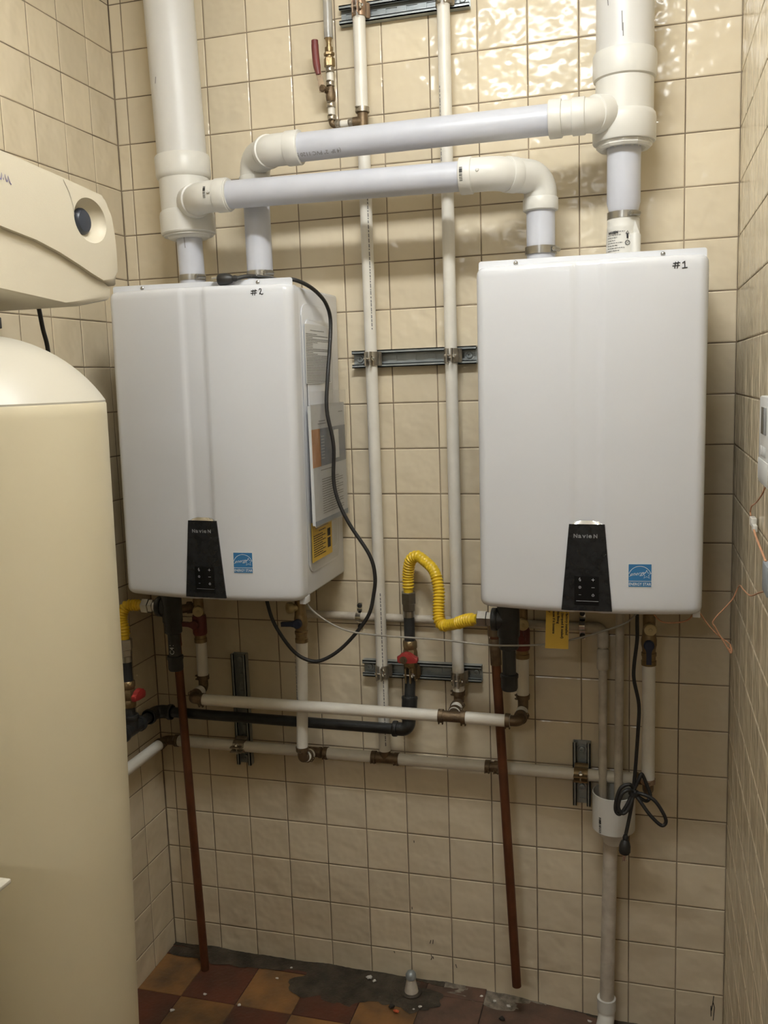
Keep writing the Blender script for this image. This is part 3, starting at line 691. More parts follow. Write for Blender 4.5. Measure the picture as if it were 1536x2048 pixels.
bv = mk('bleed_valve', lathe([(0, 0.0085), (0.004, 0.0105), (0.012, 0.0115), (0.020, 0.0110), (0.026, 0.0095), (0.034, 0.0085)], (-0.0045, -0.036, 2.197), (0, 0, 1), 10), 'brass_dark', cold)
hb = cyl((-0.0105, -0.036, 2.220), (-0.0135, -0.060, 2.220), 0.0065, 14); hexnut((-0.014, -0.058, 2.220), (-0.015, -0.066, 2.220), 0.0085, hb)
mk('valve_stem', hb, 'brass_dark', bv)
lev = strip([(-0.016, -0.062, 2.212), (-0.018, -0.063, 2.236), (-0.023, -0.062, 2.256), (-0.026, -0.060, 2.275)], (0.012, 0.004, 0), 0.0025)
hd = mk('lever', lev, 'brass_dark', bv)
gp = tube(spline([(-0.0225, -0.062, 2.250), (-0.027, -0.060, 2.275), (-0.0295, -0.058, 2.305), (-0.030, -0.057, 2.326)], 6), 0.007, 14, rf=lambda s: 0.0055 + 0.0028 * min(1, s / 0.02) * (1.0 if s < 0.070 else 0.8))
mk('lever_grip', gp, 'maroon', hd)
seg(cold, (-0.0045, -0.036, 2.230), (-0.0040, -0.036, 2.270), 0.008)
pclamp(cold, (-0.0045, -0.036, 2.236), (0, 0, 1), 0.008, m='steel_clamp'); pclamp(cold, (-0.004, -0.036, 2.266), (0, 0, 1), 0.008, m='steel_clamp')
hf = hexnut((-0.004, -0.036, 2.272), (-0.004, -0.036, 2.292), 0.0125); hexnut((-0.004, -0.036, 2.296), (-0.004, -0.036, 2.304), 0.0125, hf); cyl((-0.004, -0.036, 2.29), (-0.004, -0.036, 2.300), 0.009, 14, 0, hf)
lathe([(0, 0.0095), (0.010, 0.0095), (0.012, 0.006), (0.020, 0.0055), (0.026, 0.0070), (0.030, 0.0085), (0.036, 0.0085), (0.040, 0.006), (0.042, 0)], (-0.004, -0.036, 2.304), (0, 0, 1), 14, hf)
mk('hose_fitting', hf, 'brass', cold)
hose = lathe([(0, 0.0088), (0.0, 0.0102), (0.42, 0.0104), (0.42, 0.0088)], (-0.004, -0.036, 2.334), (0.006, 0, 1), 18)
mk('drain_hose', hose, 'clear_hose', cold)
# lower run
LZ = 0.623
def clamp_pair(t, c, d, o=0.026, r=PR, ear=(0, -1, -0.5)):
    c = V(c); d = V(d).normalized()
    for s in (-1, 1): pclamp(t, c + d * o * s, d, r, ear)
segs = [(-0.520, -0.150), (-0.090, 0.040), (0.098, 0.325), (0.352, 0.680)]
for a, b in segs: seg(cold, (a, -0.036, LZ), (b, -0.036, LZ))
tee_fit(cold, (-0.125, -0.036, LZ), (1, 0, 0), (0, -1, 0)); clamp_pair(cold, (-0.120, -0.036, LZ), (1, 0, 0), 0.031)
tee_fit(cold, (0.069, -0.036, LZ), (1, 0, 0), (0, 0, 1), 0.030, 0.024, 0.0135); clamp_pair(cold, (0.069, -0.036, LZ), (1, 0, 0), 0.030)
cp_ = lathe([(-0.014, 0.0125), (0.014, 0.0125)], (0.339, -0.036, LZ), (1, 0, 0), 20); mk('coupling', cp_, 'brass_dark', cold); clamp_pair(cold, (0.339, -0.036, LZ), (1, 0, 0), 0.011)
elb(cold, (-0.512, -0.036, LZ), (-0.547, -0.036, LZ), (-0.547, -0.075, LZ)); pclamp(cold, (-0.513, -0.036, LZ), (1, 0, 0)); pclamp(cold, (-0.547, -0.070, LZ), (0, 1, 0), ear=(1, 0, 0))
seg(cold, (-0.547, -0.064, LZ), (-0.547, -1.25, LZ - 0.004))
# drop to heater 2 (cold)
CX2, CY = -0.116, -0.094
seg(cold, (-0.125, -0.056, LZ + 0.002), (-0.128, -0.080, LZ + 0.006)); pclamp(cold, (-0.1275, -0.071, LZ + 0.004), (0, 1, 0), ear=(1, 0, -0.6))
elb(cold, (-0.1285, -0.076, LZ + 0.005), (-0.130, CY, LZ + 0.007), (-0.130, CY, LZ + 0.032), rad=0.014); pclamp(cold, (-0.130, CY, LZ + 0.032), (0, 0, 1))
seg(cold, (-0.130, CY, LZ + 0.028), (-0.117, CY, 0.935))
# drop to heater 1 (cold)
CX1 = 0.703
elb(cold, (0.672, -0.036, LZ), (CX1, -0.036, LZ), (CX1, -0.066, LZ)); pclamp(cold, (0.676, -0.036, LZ), (1, 0, 0))
elb(cold, (CX1, -0.062, LZ), (CX1, CY, LZ), (CX1, CY, LZ + 0.026), rad=0.014); pclamp(cold, (CX1, CY, LZ + 0.024), (0, 0, 1), m='rusty_clamp')
seg(cold, (CX1, CY, LZ + 0.020), (CX1, CY, 0.925))
# isolation valves under the heaters
def iso(t, x, y, z0, hm, hdir, capdir, ztop=1.088, capm='brass_pale', bodym='brass', front=0.02):
    bo = lathe([(0, 0.0165), (0.010, 0.0165), (0.011, 0.0150), (0.020, 0.0150), (0.021, 0.0165), (0.028, 0.0165), (0.030, 0.0145), (0.038, 0.0150), (0.046, 0.0170), (0.058, 0.0170), (0.068, 0.0150), (0.085, 0.0135), (ztop - z0, 0.0135)], (x, y, z0), (0, 0, 1), 16)
    v = mk('isolation_valve', bo, bodym, t)
    pz = z0 + 0.052
    stm = cyl((x, y - 0.014, pz), (x, y - front - 0.006, pz), 0.0075, 14)
    mk('valve_stem', stm, bodym, v)
    hx, hz = hdir; L = 0.042
    n = V((-hz, 0, hx)); d = V((hx, 0, hz)); o = V((x, y - front, pz)); k = lathe([(0, 0.0115), (0.009, 0.0115), (0.011, 0.009)], o, (0, -1, 0), 16)
    pl = [o + d * 0.004 + n * 0.0085, o + d * 0.016 + n * 0.0055, o + d * L + n * 0.0055, o + d * L - n * 0.0055, o + d * 0.016 - n * 0.0055, o + d * 0.004 - n * 0.0085]
    f = [k.verts.new(p) for p in pl]; g = [k.verts.new(p + V((0, -0.010, 0))) for p in pl]; k.faces.new(f); k.faces.new(g[::-1])
    for i in range(6): k.faces.new((f[i], g[i], g[(i + 1) % 6], f[(i + 1) % 6]))
    mk('valve_handle', k, hm, v, label='%s valve handle' % ('red' if hm in ('maroon', 'red_handle') else 'blue'))
    cd = V(capdir).normalized(); c0 = V((x, y, z0 + 0.088))
    kk = cyl(c0, c0 + cd * 0.026, 0.0095, 14); lathe([(0, 0.0125), (0.002, 0.0140), (0.012, 0.0140), (0.014, 0.0125), (0.0142, 0.004), (0.0155, 0.003), (0.0155, 0)], c0 + cd * 0.020, cd, 18, kk)
    mk('drain_cap', kk, capm, v)
    if hm == 'maroon': mk('valve_grip', lathe([(0, 0.0165), (0.004, 0.0182), (0.046, 0.0182), (0.052, 0.0165)], (x, y, z0 + 0.020), (0, 0, 1), 18), 'maroon', v)
    return v
iso(cold, -0.117, CY, 0.932, 'blue_handle', (-0.98, -0.05), (-0.75, -0.66, 0.05))
iso(cold, CX1, CY, 0.918, 'blue_handle', (0, -1), (0.08, -1, 0), front=0.024)
# hot side
HZ, HY = 0.778, -0.124
seg(hot, (0.2605, -0.036, 0.800), (0.2635, -0.036, ZC))
pclamp(hot, (0.2605, -0.036, 0.806), (0, 0, 1), ear=(-1, -0.4, 0))
elb(hot, (0.2605, -0.036, 0.812), (0.261, -0.036, HZ + 0.003), (0.261, -0.066, HZ + 0.002), rad=0.014)
seg(hot, (0.261, -0.060, HZ + 0.002), (0.262, -0.100, HZ)); pclamp(hot, (0.261, -0.063, HZ + 0.002), (0, 1, 0), ear=(1, 0, 0.3)); pclamp(hot, (0.262, -0.093, HZ), (0, 1, 0), ear=(1, 0, 0.3))
tee_fit(hot, (0.262, HY, HZ), (1, 0, 0), (0, 1, 0), 0.030, 0.022, 0.0130); clamp_pair(hot, (0.262, HY, HZ), (1, 0, 0), 0.027, ear=(0, -0.3, -1))
HX2, HX1, HDY = -0.412, 0.419, -0.058
seg(hot, (-0.390, HY, HZ), (0.238, HY, HZ)); seg(hot, (0.286, HY, HZ), (0.398, HY, HZ - 0.001))
for X, s in ((HX2, 1), (HX1, -1)):
    elb(hot, (X + 0.026 * s, HY, HZ), (X, HY, HZ), (X, HY + 0.024, HZ + 0.002), rad=0.014)
    pclamp(hot, (X + 0.027 * s, HY, HZ), (1, 0, 0), ear=(0, -0.3, -1)); pclamp(hot, (X, HY + 0.021, HZ + 0.002), (0, 1, 0), ear=(-s, 0, 0.3))
    seg(hot, (X, HY + 0.018, HZ + 0.002), (X, HDY - 0.018, HZ + 0.005))
    elb(hot, (X, HDY - 0.022, HZ + 0.005), (X, HDY, HZ + 0.006), (X, HDY, HZ + 0.036), rad=0.014)
    pclamp(hot, (X, HDY, HZ + 0.036), (0, 0, 1), ear=(-1, -0.5, 0))
    seg(hot, (X, HDY, HZ + 0.030), (X + 0.001, HDY, 0.915))
    v = iso(hot, X, HDY, 0.908, 'maroon', (-1, 0.05) if s == 1 else (0, 1), (0.45, -1, 0.0) if s == 1 else (0.2, -1, 0), front=0.022)
    # relief valve side arm towards the copper discharge pipe
    xe = (-0.464, 0.356)[0 if s == 1 else 1]; ye = (-0.092, -0.079)[0 if s == 1 else 1]
    rb = cyl((X - 0.010, HDY, 1.000), (xe + 0.004, ye, 1.000), 0.0115, 16); hexnut((X - 0.016, HDY - 0.003, 1.0), (X - 0.030, HDY - 0.008, 1.0), 0.0155, rb)
    lathe([(0, 0.0145), (0.040, 0.0145), (0.044, 0.012), (0.052, 0.011)], (xe, ye, 0.965), (0, 0, 1), 16, rb)
    mk('relief_valve', rb, 'brass_dark', hot)
# printed lines along the two long risers and the drop
def pipe_print(t, x, y, z0, z1, ph, sd):
    b = nb(); rr = random.Random(sd); z = z0; r = PR + 0.0004
    while z < z1:
        L = rr.uniform(0.003, 0.010)
        for w0 in (-0.0012,):
            q = [b.verts.new((x + r * math.sin(ph + a / r), y - r * math.cos(ph + a / r), zz)) for a, zz in ((w0, z), (w0 + 0.0026, z), (w0 + 0.0022, z + L), (w0, z + L))]; b.faces.new(q)
        z += L + rr.uniform(0.0012, 0.0035)
    mk('pipe_print', b, 'gray_ink', t, 0)
pipe_print(cold, 0.0705, -0.036, 1.68, 2.03, 0.55, 1); pipe_print(cold, 0.069, -0.036, 0.66, 1.05, 0.42, 2); pipe_print(hot, 0.2625, -0.036, 2.03, 2.20, -0.75, 5)
pipe_print(hot, 0.262, -0.036, 0.90, 1.17, -1.05, 6); pipe_print(cold, -0.1235, CY, 0.70, 0.90, -0.62, 7)

# ------------------------------------------------------------------ strut channels with pipe clamps
def strut(t, x0, x1, zc, vert=False, zlo=0, zhi=0):
    """slotted C channel, 41 x 21 mm, open to the room; horizontal unless vert"""
    bm = nb(); D, Wd, th, lip = 0.0208, 0.0205, 0.0025, 0.0085
    L0, L1 = (x0, x1) if not vert else (zlo, zhi)
    def bb(a0, a1, y0, y1, w0, w1, bev=0.0):
        if not vert: box(bm, (a0, y0, zc + w0), (a1, y1, zc + w1), bev)
        else: box(bm, (x0 + w0, y0, a0), (x0 + w1, y1, a1), bev)
    yb = -0.0006
    for s in (-1, 1):
        bb(L0, L1, -D, yb, min(s * Wd, s * (Wd - th)), max(s * Wd, s * (Wd - th)))
        bb(L0, L1, -D, -D + th, min(s * Wd, s * (Wd - lip)), max(s * Wd, s * (Wd - lip)))
        bb(L0, L1, -D, -D + 0.007, min(s * (Wd - lip), s * (Wd - lip + 0.002)), max(s * (Wd - lip), s * (Wd - lip + 0.002)))
        bb(L0, L1, yb - th, yb, min(s * 0.0065, s * (Wd - th)), max(s * 0.0065, s * (Wd - th)))
    p = L0 + 0.012; last = L0
    while p < L1 - 0.02:
        bb(last, p, yb - th, yb, -0.0065, 0.0065); last = p + 0.026; p += 0.047
    bb(last, L1, yb - th, yb, -0.0065, 0.0065)
    bb(L0, L1, yb + 0.0001, yb + 0.0005, -0.0075, 0.0075)
    return mk('channel', bm, 'galvanized', t, 30)
def washer_bolt(t, x, z):
    b = lathe([(0, 0.0125), (0.0016, 0.0125), (0.0016, 0.0075), (0.0055, 0.0072), (0.0062, 0.006), (0.0062, 0.0032), (0.003, 0.0030), (0.003, 0)], (x, -0.0031, z), (0, -1, 0), 18)
    mk('anchor_bolt', b, 'galvanized', t)
def strap_clamp(t, c, vert_pipe=True, r=PR, m='steel_clamp', flip=1, w=0.032):
    """two-piece strut clamp; pipe axis z (vert_pipe) or x"""
    c = V(c)
    if vert_pipe: e = V((1, 0, 0)); ax = V((0, 0, 1))
    else: e = V((0, 0, 1)); ax = V((1, 0, 0))
    f = V((0, -1, 0)); R = r + 0.0012
    cl = None
    for s in (-1, 1):
        P = [c + e * s * 0.017 + f * (-0.024), c + e * s * 0.020 + f * (-0.0155), c + e * s * (R + 0.003) + f * (-0.0125)]
        for k in range(9):
            a = -0.55 + (1.30 + 0.55) * k / 8
            P.append(c + e * s * R * math.cos(a) + f * R * math.sin(a))
        q = P[-1]; P += [q + f * 0.006 + e * s * 0.0015, q + f * 0.017 + e * s * 0.0015]
        h = mk('clamp_half', strip(P, ax * w, 0.0030), m, t)
        cl = h if s == 1 else cl
    o = c + f * (R + 0.008)
    b = cyl(o - e * 0.012, o + e * 0.016, 0.0028, 10); hexnut(o + e * 0.0065 * flip, o + e * 0.0125 * flip, 0.0062, b); lathe([(0, 0.0055), (0.003, 0.0045), (0.004, 0)], o - e * 0.0065 * flip, -e * flip, 12, b)
    mk('clamp_bolt', b, 'chrome', cl)
st1 = thing('strut_channel', 'galvanized strut channel across the wall at the top between the vent pipes', 'strut', (0.167, 0, 2.385), 'strut channels')
strut(st1, 0.018, 0.317, 2.385); strap_clamp(st1, (0.0705, -0.036, 2.385), m='rusty_clamp'); strap_clamp(st1, (0.2635, -0.036, 2.385), m='steel_clamp'); washer_bolt(st1, 0.300, 2.385)
st2 = thing('strut_channel', 'galvanized strut channel at mid height between the two water heaters', 'strut', (0.167, 0, 1.613), 'strut channels')
strut(st2, 0.017, 0.317, 1.613); strap_clamp(st2, (0.0700, -0.036, 1.613)); strap_clamp(st2, (0.2628, -0.036, 1.613)); washer_bolt(st2, 0.034, 1.613); washer_bolt(st2, 0.299, 1.613)
st3 = thing('strut_channel', 'galvanized strut channel behind the red gas valve, holding three pipes', 'strut', (0.163, 0, 0.849), 'strut channels')
strut(st3, 0.013, 0.314, 0.849); strap_clamp(st3, (0.0690, -0.036, 0.849)); strap_clamp(st3, (0.2605, -0.036, 0.842)); strap_clamp(st3, (0.1415, -0.034, 0.849), r=0.0133, w=0.036, m='brass'); washer_bolt(st3, 0.300, 0.849); washer_bolt(st3, 0.028, 0.849)
st4 = thing('strut_channel', 'tall upright strut channel low on the wall under heater #2', 'strut', (-0.328, 0, 0.563), 'strut channels')
strut(st4, -0.328, 0, 0, True, 0.563, 0.867); strap_clamp(st4, (-0.328, -0.036, LZ), False); washer_bolt(st4, -0.328, 0.850); washer_bolt(st4, -0.328, 0.580)
st5 = thing('strut_channel', 'short upright strut channel beside the white drain cup', 'strut', (0.551, 0, 0.536), 'strut channels')
strut(st5, 0.551, 0, 0, True, 0.536, 0.694); strap_clamp(st5, (0.551, -0.036, LZ), False, m='brass'); washer_bolt(st5, 0.551, 0.672); washer_bolt(st5, 0.551, 0.578)

# ------------------------------------------------------------------ gas piping
gas = thing('gas_pipe', 'black iron gas pipe with red-handled valve feeding the yellow connector', 'gas pipe', (0.1415, -0.034, 0.70))
GZ, GY, GR, GX = 0.714, -0.034, 0.0133, 0.1415
GH = -0.0648      # the level run passes in front of the white riser
def gl(z): return V((GX - 0.002 * (0.862 - z) / 0.148, GY + (GH - GY) * (0.862 - z) / 0.148, z))
mk('pipe', cyl((-0.515, GH, GZ), (0.115, GH, GZ - 0.001), GR, 22), 'black_iron', gas)
def iron_elbow(t, a, c, b, r=0.0165, hub=0.0195):
    a, c, b = V(a), V(c), V(b)
    k = tube(fillet([a, c, b], 0.020, 9), r, 20)
    e = mk('elbow', k, 'black_iron', t)
    for p in (a, b): mk('hub', cyl(p, p + (c - p).normalized() * 0.011, hub, 22, 0.0015), 'black_iron', e)
    return e
iron_elbow(gas, (0.100, GH, GZ), (GX - 0.002, GH, GZ), gl(0.748))
mk('pipe', cyl(gl(0.742), gl(0.775), GR, 22), 'black_iron', gas)
mk('coupling', lathe([(0, 0.0178), (0.003, 0.0190), (0.030, 0.0190), (0.034, 0.0200), (0.038, 0.0190)], gl(0.756), gl(0.86) - gl(0.76), 22), 'black_iron', gas)
mk('pipe', tube([gl(0.785), gl(0.850), (GX, GY, 0.866), (GX, GY, 0.880)], GR, 22), 'black_iron', gas)
vb = lathe([(0, 0.0150), (0.003, 0.0175), (0.016, 0.0175), (0.020, 0.0155), (0.030, 0.0185), (0.040, 0.0185), (0.048, 0.0160), (0.052, 0.0180), (0.066, 0.0180), (0.069, 0.0155)], (GX, GY, 0.862), (0, 0, 1), 8)
gv = mk('valve_body', vb, 'brass', gas)
mk('valve_stem', cyl((GX - 0.001, GY - 0.014, 0.896), (GX - 0.001, GY - 0.026, 0.896), 0.007, 14), 'brass_dark', gv)
hp = [(-0.0235, 0.004), (-0.0235, -0.008), (-0.018, -0.0125), (0.010, -0.0105), (0.026, -0.0095), (0.0285, -0.0035), (0.0275, 0.0035), (0.018, 0.0060), (0.010, 0.0085), (0.006, 0.0150), (-0.004, 0.0160), (-0.010, 0.0100)]
gh = mk('valve_handle', prism(hp, lambda a, b: V((GX - 0.001 + a, GY - 0.022, 0.894 + b)), (0, -0.014, 0), bev=0.003), 'red_handle', gv, label='red wing handle')
mk('handle_screw', lathe([(0, 0.0095), (0.001, 0.0095), (0.001, 0.0045), (0.004, 0.004), (0.004, 0)], (GX - 0.008, GY - 0.0362, 0.891), (0, -1, 0), 14), 'brass_dark', gh)
mk('pipe', cyl((GX, GY, 0.925), (GX, GY, 1.010), GR, 22), 'black_iron', gas)
# branch along the left wall
WX = -0.549
iron_elbow(gas, (-0.505, GH, GZ), (WX, GH, GZ), (WX, -0.112, GZ), 0.0175, 0.0205)
mk('pipe', cyl((WX, -0.100, GZ), (WX, -0.160, GZ), GR, 22), 'black_iron', gas)
tk = cyl((WX, -0.150, GZ), (WX, -0.235, GZ), 0.0175, 22); cyl((WX, -0.193, GZ), (WX, -0.193, GZ + 0.036), 0.0175, 22, 0, tk); cyl((WX, -0.148, GZ), (WX, -0.160, GZ), 0.0205, 22, 0.0015, tk); cyl((WX, -0.225, GZ), (WX, -0.237, GZ), 0.0205, 22, 0.0015, tk); cyl((WX, -0.193, GZ + 0.026), (WX, -0.193, GZ + 0.038), 0.0205, 22, 0.0015, tk)
mk('tee', tk, 'black_iron', gas)
mk('pipe', cyl((WX, -0.230, GZ), (WX, -1.25, GZ), GR, 22), 'black_iron', gas)
mk('pipe', cyl((WX, -0.193, GZ + 0.03), (WX, -0.193, 0.780), GR, 22), 'black_iron', gas)
gv2 = mk('valve_body', lathe([(0, 0.0150), (0.003, 0.0175), (0.016, 0.0175), (0.020, 0.0155), (0.030, 0.0185), (0.040, 0.0185), (0.048, 0.0160), (0.052, 0.0180), (0.066, 0.0180), (0.069, 0.0155)], (WX, -0.193, 0.772), (0, 0, 1), 8), 'brass', gas)
mk('valve_stem', cyl((WX + 0.014, -0.193, 0.806), (WX + 0.026, -0.193, 0.806), 0.007, 14), 'brass_dark', gv2)
mk('valve_handle', prism(hp, lambda a, b: V((WX + 0.022, -0.193 - a, 0.806 + b)), (0.013, 0, 0), bev=0.003), 'red_handle', gv2, label='red wing handle')
mk('pipe', cyl((WX, -0.193, 0.838), (WX, -0.193, 0.900), GR, 22), 'black_iron', gas)
# drip legs (sediment traps) below the heaters
def drip(x, y, lab, mark):
    t = thing('drip_leg', lab, 'gas fitting', (x, y, 0.87), 'black gas drip legs')
    k = lathe([(0, 0.0190), (0.003, 0.0215), (0.026, 0.0215), (0.030, 0.0245), (0.100, 0.0245), (0.112, 0.0225), (0.126, 0.0225)], (x, y, 0.966), (0, 0, 1), 22)
    cyl((x, y, 1.032), (x - 0.034, y, 1.032), 0.0225, 22, 0.002, k); cyl((x - 0.024, y, 1.032), (x - 0.037, y, 1.032), 0.0255, 22, 0.002, k)
    mk('tee', k, 'black_iron', t)
    mk('pipe', cyl((x, y, 0.895), (x, y, 0.972), 0.0150, 22), 'black_iron', t)
    mk('cap', lathe([(0, 0.010), (0.001, 0.0165), (0.006, 0.0185), (0.028, 0.0185), (0.030, 0.0200), (0.037, 0.0200), (0.039, 0.0170)], (x, y, 0.871), (0, 0, 1), 22), 'black_iron', t)
    m2 = cyl_map(x, y, 0.0150)
    if mark: mk('chalk_mark', lettering('C41', 0.016, lambda a, b: m2(-b + 0.006, a + 0.915)), 'pale_print', t, 0)
    else: mk('chalk_mark', ribbon([(-0.002, 0.968), (0.006, 0.968)], 0.0012, m2), 'pale_print', t, 0)
    return t
drip(0.406, -0.182, 'black iron drip leg hanging under the left corner of heater #1', False)
drip(-0.418, -0.182, 'black iron drip leg under heater #2 with a chalk scribble', True)
# yellow connectors
def flex(name, lab, path, n0, n1):
    """path of world points; n0, n1: (start, end) of the nuts"""
    t = thing('gas_connector', lab, 'gas connector', path[0], 'yellow gas connectors')
    P = resample(spline(path, 14), 0.00100); r0 = 0.0132
    L = sum((b - a).length for a, b in zip(P, P[1:]))
    bends = name
    def rf(s):
        u = s / L; a = 0.0017
        for c, w in bends:
            if abs(u - c) < w: a = 0.0003
        if s < 0.012 or s > L - 0.012: return 0.0118
        return r0 + a * math.sin(2 * PI * s / 0.0074)
    mk('corrugated_tube', tube(P, r0, 18, rf=rf), 'yellow_flex', t, 80)
    for (a, b, c) in (n0, n1):
        a, b, c = V(a), V(b), V(c)
        k = hexnut(a, a.lerp(b, 0.62), 0.0190); hexnut(a.lerp(b, 0.58), b, 0.0165, k); cyl(b, c, 0.0145, 18, 0, k)
        mk('flare_nut', k, 'stainless', t)
    return t
flex([(0.36, 0.085), (0.80, 0.045)], 'bright yellow corrugated gas connector looping to heater #1', [(GX, GY, 1.048), (GX + 0.0005, GY - 0.001, 1.070), (0.143, -0.036, 1.096), (0.152, -0.044, 1.131), (0.170, -0.052, 1.144), (0.188, -0.060, 1.137), (0.2165, -0.075, 1.114), (0.2300, -0.090, 1.074), (0.2320, -0.105, 1.030), (0.2355, -0.116, 1.008), (0.247, -0.126, 0.998), (0.2785, -0.145, 1.0075), (0.308, -0.165, 1.0225), (0.338, -0.182, 1.031)],
     ((GX, GY, 1.052), (GX, GY, 1.005), (GX, GY, 0.990)), ((0.337, -0.182, 1.032), (0.372, -0.182, 1.032), (0.382, -0.182, 1.032)))
flex([], 'yellow gas connector half hidden behind the softener tank, joining heater #2', [(WX, -0.193, 0.945), (WX, -0.193, 0.975), (WX - 0.004, -0.192, 1.005), (-0.541, -0.187, 1.030), (-0.520, -0.183, 1.033), (-0.495, -0.182, 1.032)],
     ((WX, -0.193, 0.948), (WX, -0.193, 0.905), (WX, -0.193, 0.890)), ((-0.497, -0.182, 1.032), (-0.466, -0.182, 1.032), (-0.452, -0.182, 1.032)))

# ------------------------------------------------------------------ copper discharge pipes
t = thing('copper_pipe', 'tarnished copper discharge pipe reaching the floor in the left corner', 'pipe', (-0.443, -0.094, zf(-0.45)), 'copper discharge pipes')
mk('pipe', cyl((-0.464, -0.092, 0.990), (-0.443, -0.094, zf(-0.45) + 0.001), 0.0111, 20), 'copper', t)
mk('coupling', cyl((-0.4620, -0.092, 0.905), (-0.4633, -0.092, 0.962), 0.0128, 20, 0.001), 'copper', t)
t = thing('copper_pipe', 'tarnished copper discharge pipe ending open just above the floor', 'pipe', (0.397, -0.082, 0.083), 'copper discharge pipes')
p0, p1 = V((0.356, -0.079, 0.990)), V((0.3975, -0.082, 0.083))
mk('pipe', lathe([(0, 0.0111), ((p1 - p0).length, 0.0111), ((p1 - p0).length, 0.0098), ((p1 - p0).length - 0.02, 0.0098), ((p1 - p0).length - 0.02, 0)], p0, p1 - p0, 20), 'copper', t)
mk('coupling', cyl(p0.lerp(p1, 0.035), p0.lerp(p1, 0.105), 0.0132, 20, 0.001), 'brass_dark', t)

# ------------------------------------------------------------------ condensate lines, cup and drain
cd = thing('condensate_pipe', 'thin off-white condensate pipe running level behind the valves then down', 'pipe', (0.6, -0.026, 0.6), 'condensate pipes')
mk('pipe', cyl((-0.150, -0.0112, 0.981), (0.585, -0.0112, 0.976), 0.0100, 20), 'pvc_dirty', cd)
mk('elbow', tube(fillet([(0.565, -0.0145, 0.976), (0.601, -0.0145, 0.976), (0.601, -0.024, 0.932)], 0.022, 8), 0.0130, 18), 'pvc_dirty', cd)
mk('adapter', lathe([(0, 0.0110), (0.004, 0.0140), (0.045, 0.0140), (0.050, 0.0120)], (0.601, -0.032, 0.880), (0, 0.007, 0.05), 18), 'pvc_dirty', cd)
mk('pipe', cyl((0.601, -0.024, 0.935), (0.6015, -0.050, 0.560), 0.0098, 18), 'pvc_dirty', cd)
cd2 = thing('condensate_pipe', 'straight off-white condensate pipe dropping from heater #1 into the cup', 'pipe', (0.637, -0.052, 0.57), 'condensate pipes')
mk('pipe', cyl((0.6405, -0.046, 1.088), (0.6365, -0.052, 0.565), 0.0098, 18), 'pvc_dirty', cd2)
mk('collar', cyl((0.6405, -0.046, 1.060), (0.6405, -0.046, 1.088), 0.0130, 18, 0.001), 'pvc_dirty', cd2)
def pstrap(x, lab):
    s = thing('pipe_strap', lab, 'pipe strap', (x, 0, 0.984), 'two-hole pipe straps')
    zc = 0.9785; P = [(x, -0.0014, zc + 0.034), (x, -0.0020, zc + 0.020), (x, -0.005, zc + 0.0135)] + [(x, -0.0112 - 0.0114 * math.sin(a), zc + 0.0114 * math.cos(a)) for a in [PI * k / 8 for k in range(9)]] + [(x, -0.005, zc - 0.0135), (x, -0.0020, zc - 0.020), (x, -0.0014, zc - 0.034)]
    mk('strap', strip(P, (0.013, 0, 0), 0.0022), 'chrome', s)
    for z in (zc + 0.027, zc - 0.027): mk('screw', lathe([(0, 0.0065), (0.004, 0.0060), (0.006, 0.004), (0.0065, 0)], (x, -0.0015, z), (0, -1, 0), 12), 'rubber', s)
pstrap(0.006, 'small metal strap on the level condensate pipe between the heaters')
pstrap(0.553, 'small metal strap on the condensate pipe below the control panel of heater #1')
cup = thing('drain_cup', 'white PVC cup and drain pipe standing under heater #1', 'drain', (0.612, -0.055, zf(0.61)))
cc_ = V((0.6265, -0.056, 0.0))
mk('cup', lathe([(0, 0.0), (0.0, 0.0185), (0.004, 0.0235), (0.016, 0.0260), (0.022, 0.0330), (0.030, 0.0370), (0.040, 0.0485), (0.128, 0.0492), (0.128, 0.0462), (0.044, 0.0455), (0.036, 0.030), (0.036, 0)], cc_ + V((0, 0, 0.468)), (0, 0, 1), 36), 'pvc_fitting', cup)
bmc = nb(); mcu = cyl_map(0.6265, -0.056, 0.0492)
barcode(cup, lambda a, b: mcu(-0.034 + b, 0.512 + a), 0.038, 0.006)
mk('drain_pipe', cyl((0.6195, -0.056, 0.478), (0.610, -0.052, 0.03), 0.0167, 24), 'pvc_dirty', cup)
zb_ = zf(0.60)
el = mk('elbow', tube(fillet([(0.610, -0.052, 0.058), (0.610, -0.0525, zb_ + 0.034), (0.600, -0.110, zb_ + 0.026)], 0.03, 9), 0.0200, 22), 'pvc_fitting', cup)
mk('hub', lathe([(0, 0.0200), (0.0, 0.0222), (0.030, 0.0222), (0.030, 0.0175)], (0.610, -0.052, 0.036), (0, 0, 1), 24), 'pvc_fitting', el)
mk('hub', cyl((0.602, -0.096, zb_ + 0.0285), (0.598, -0.120, zb_ + 0.0245), 0.0222, 24, 0.001), 'pvc_fitting', el)

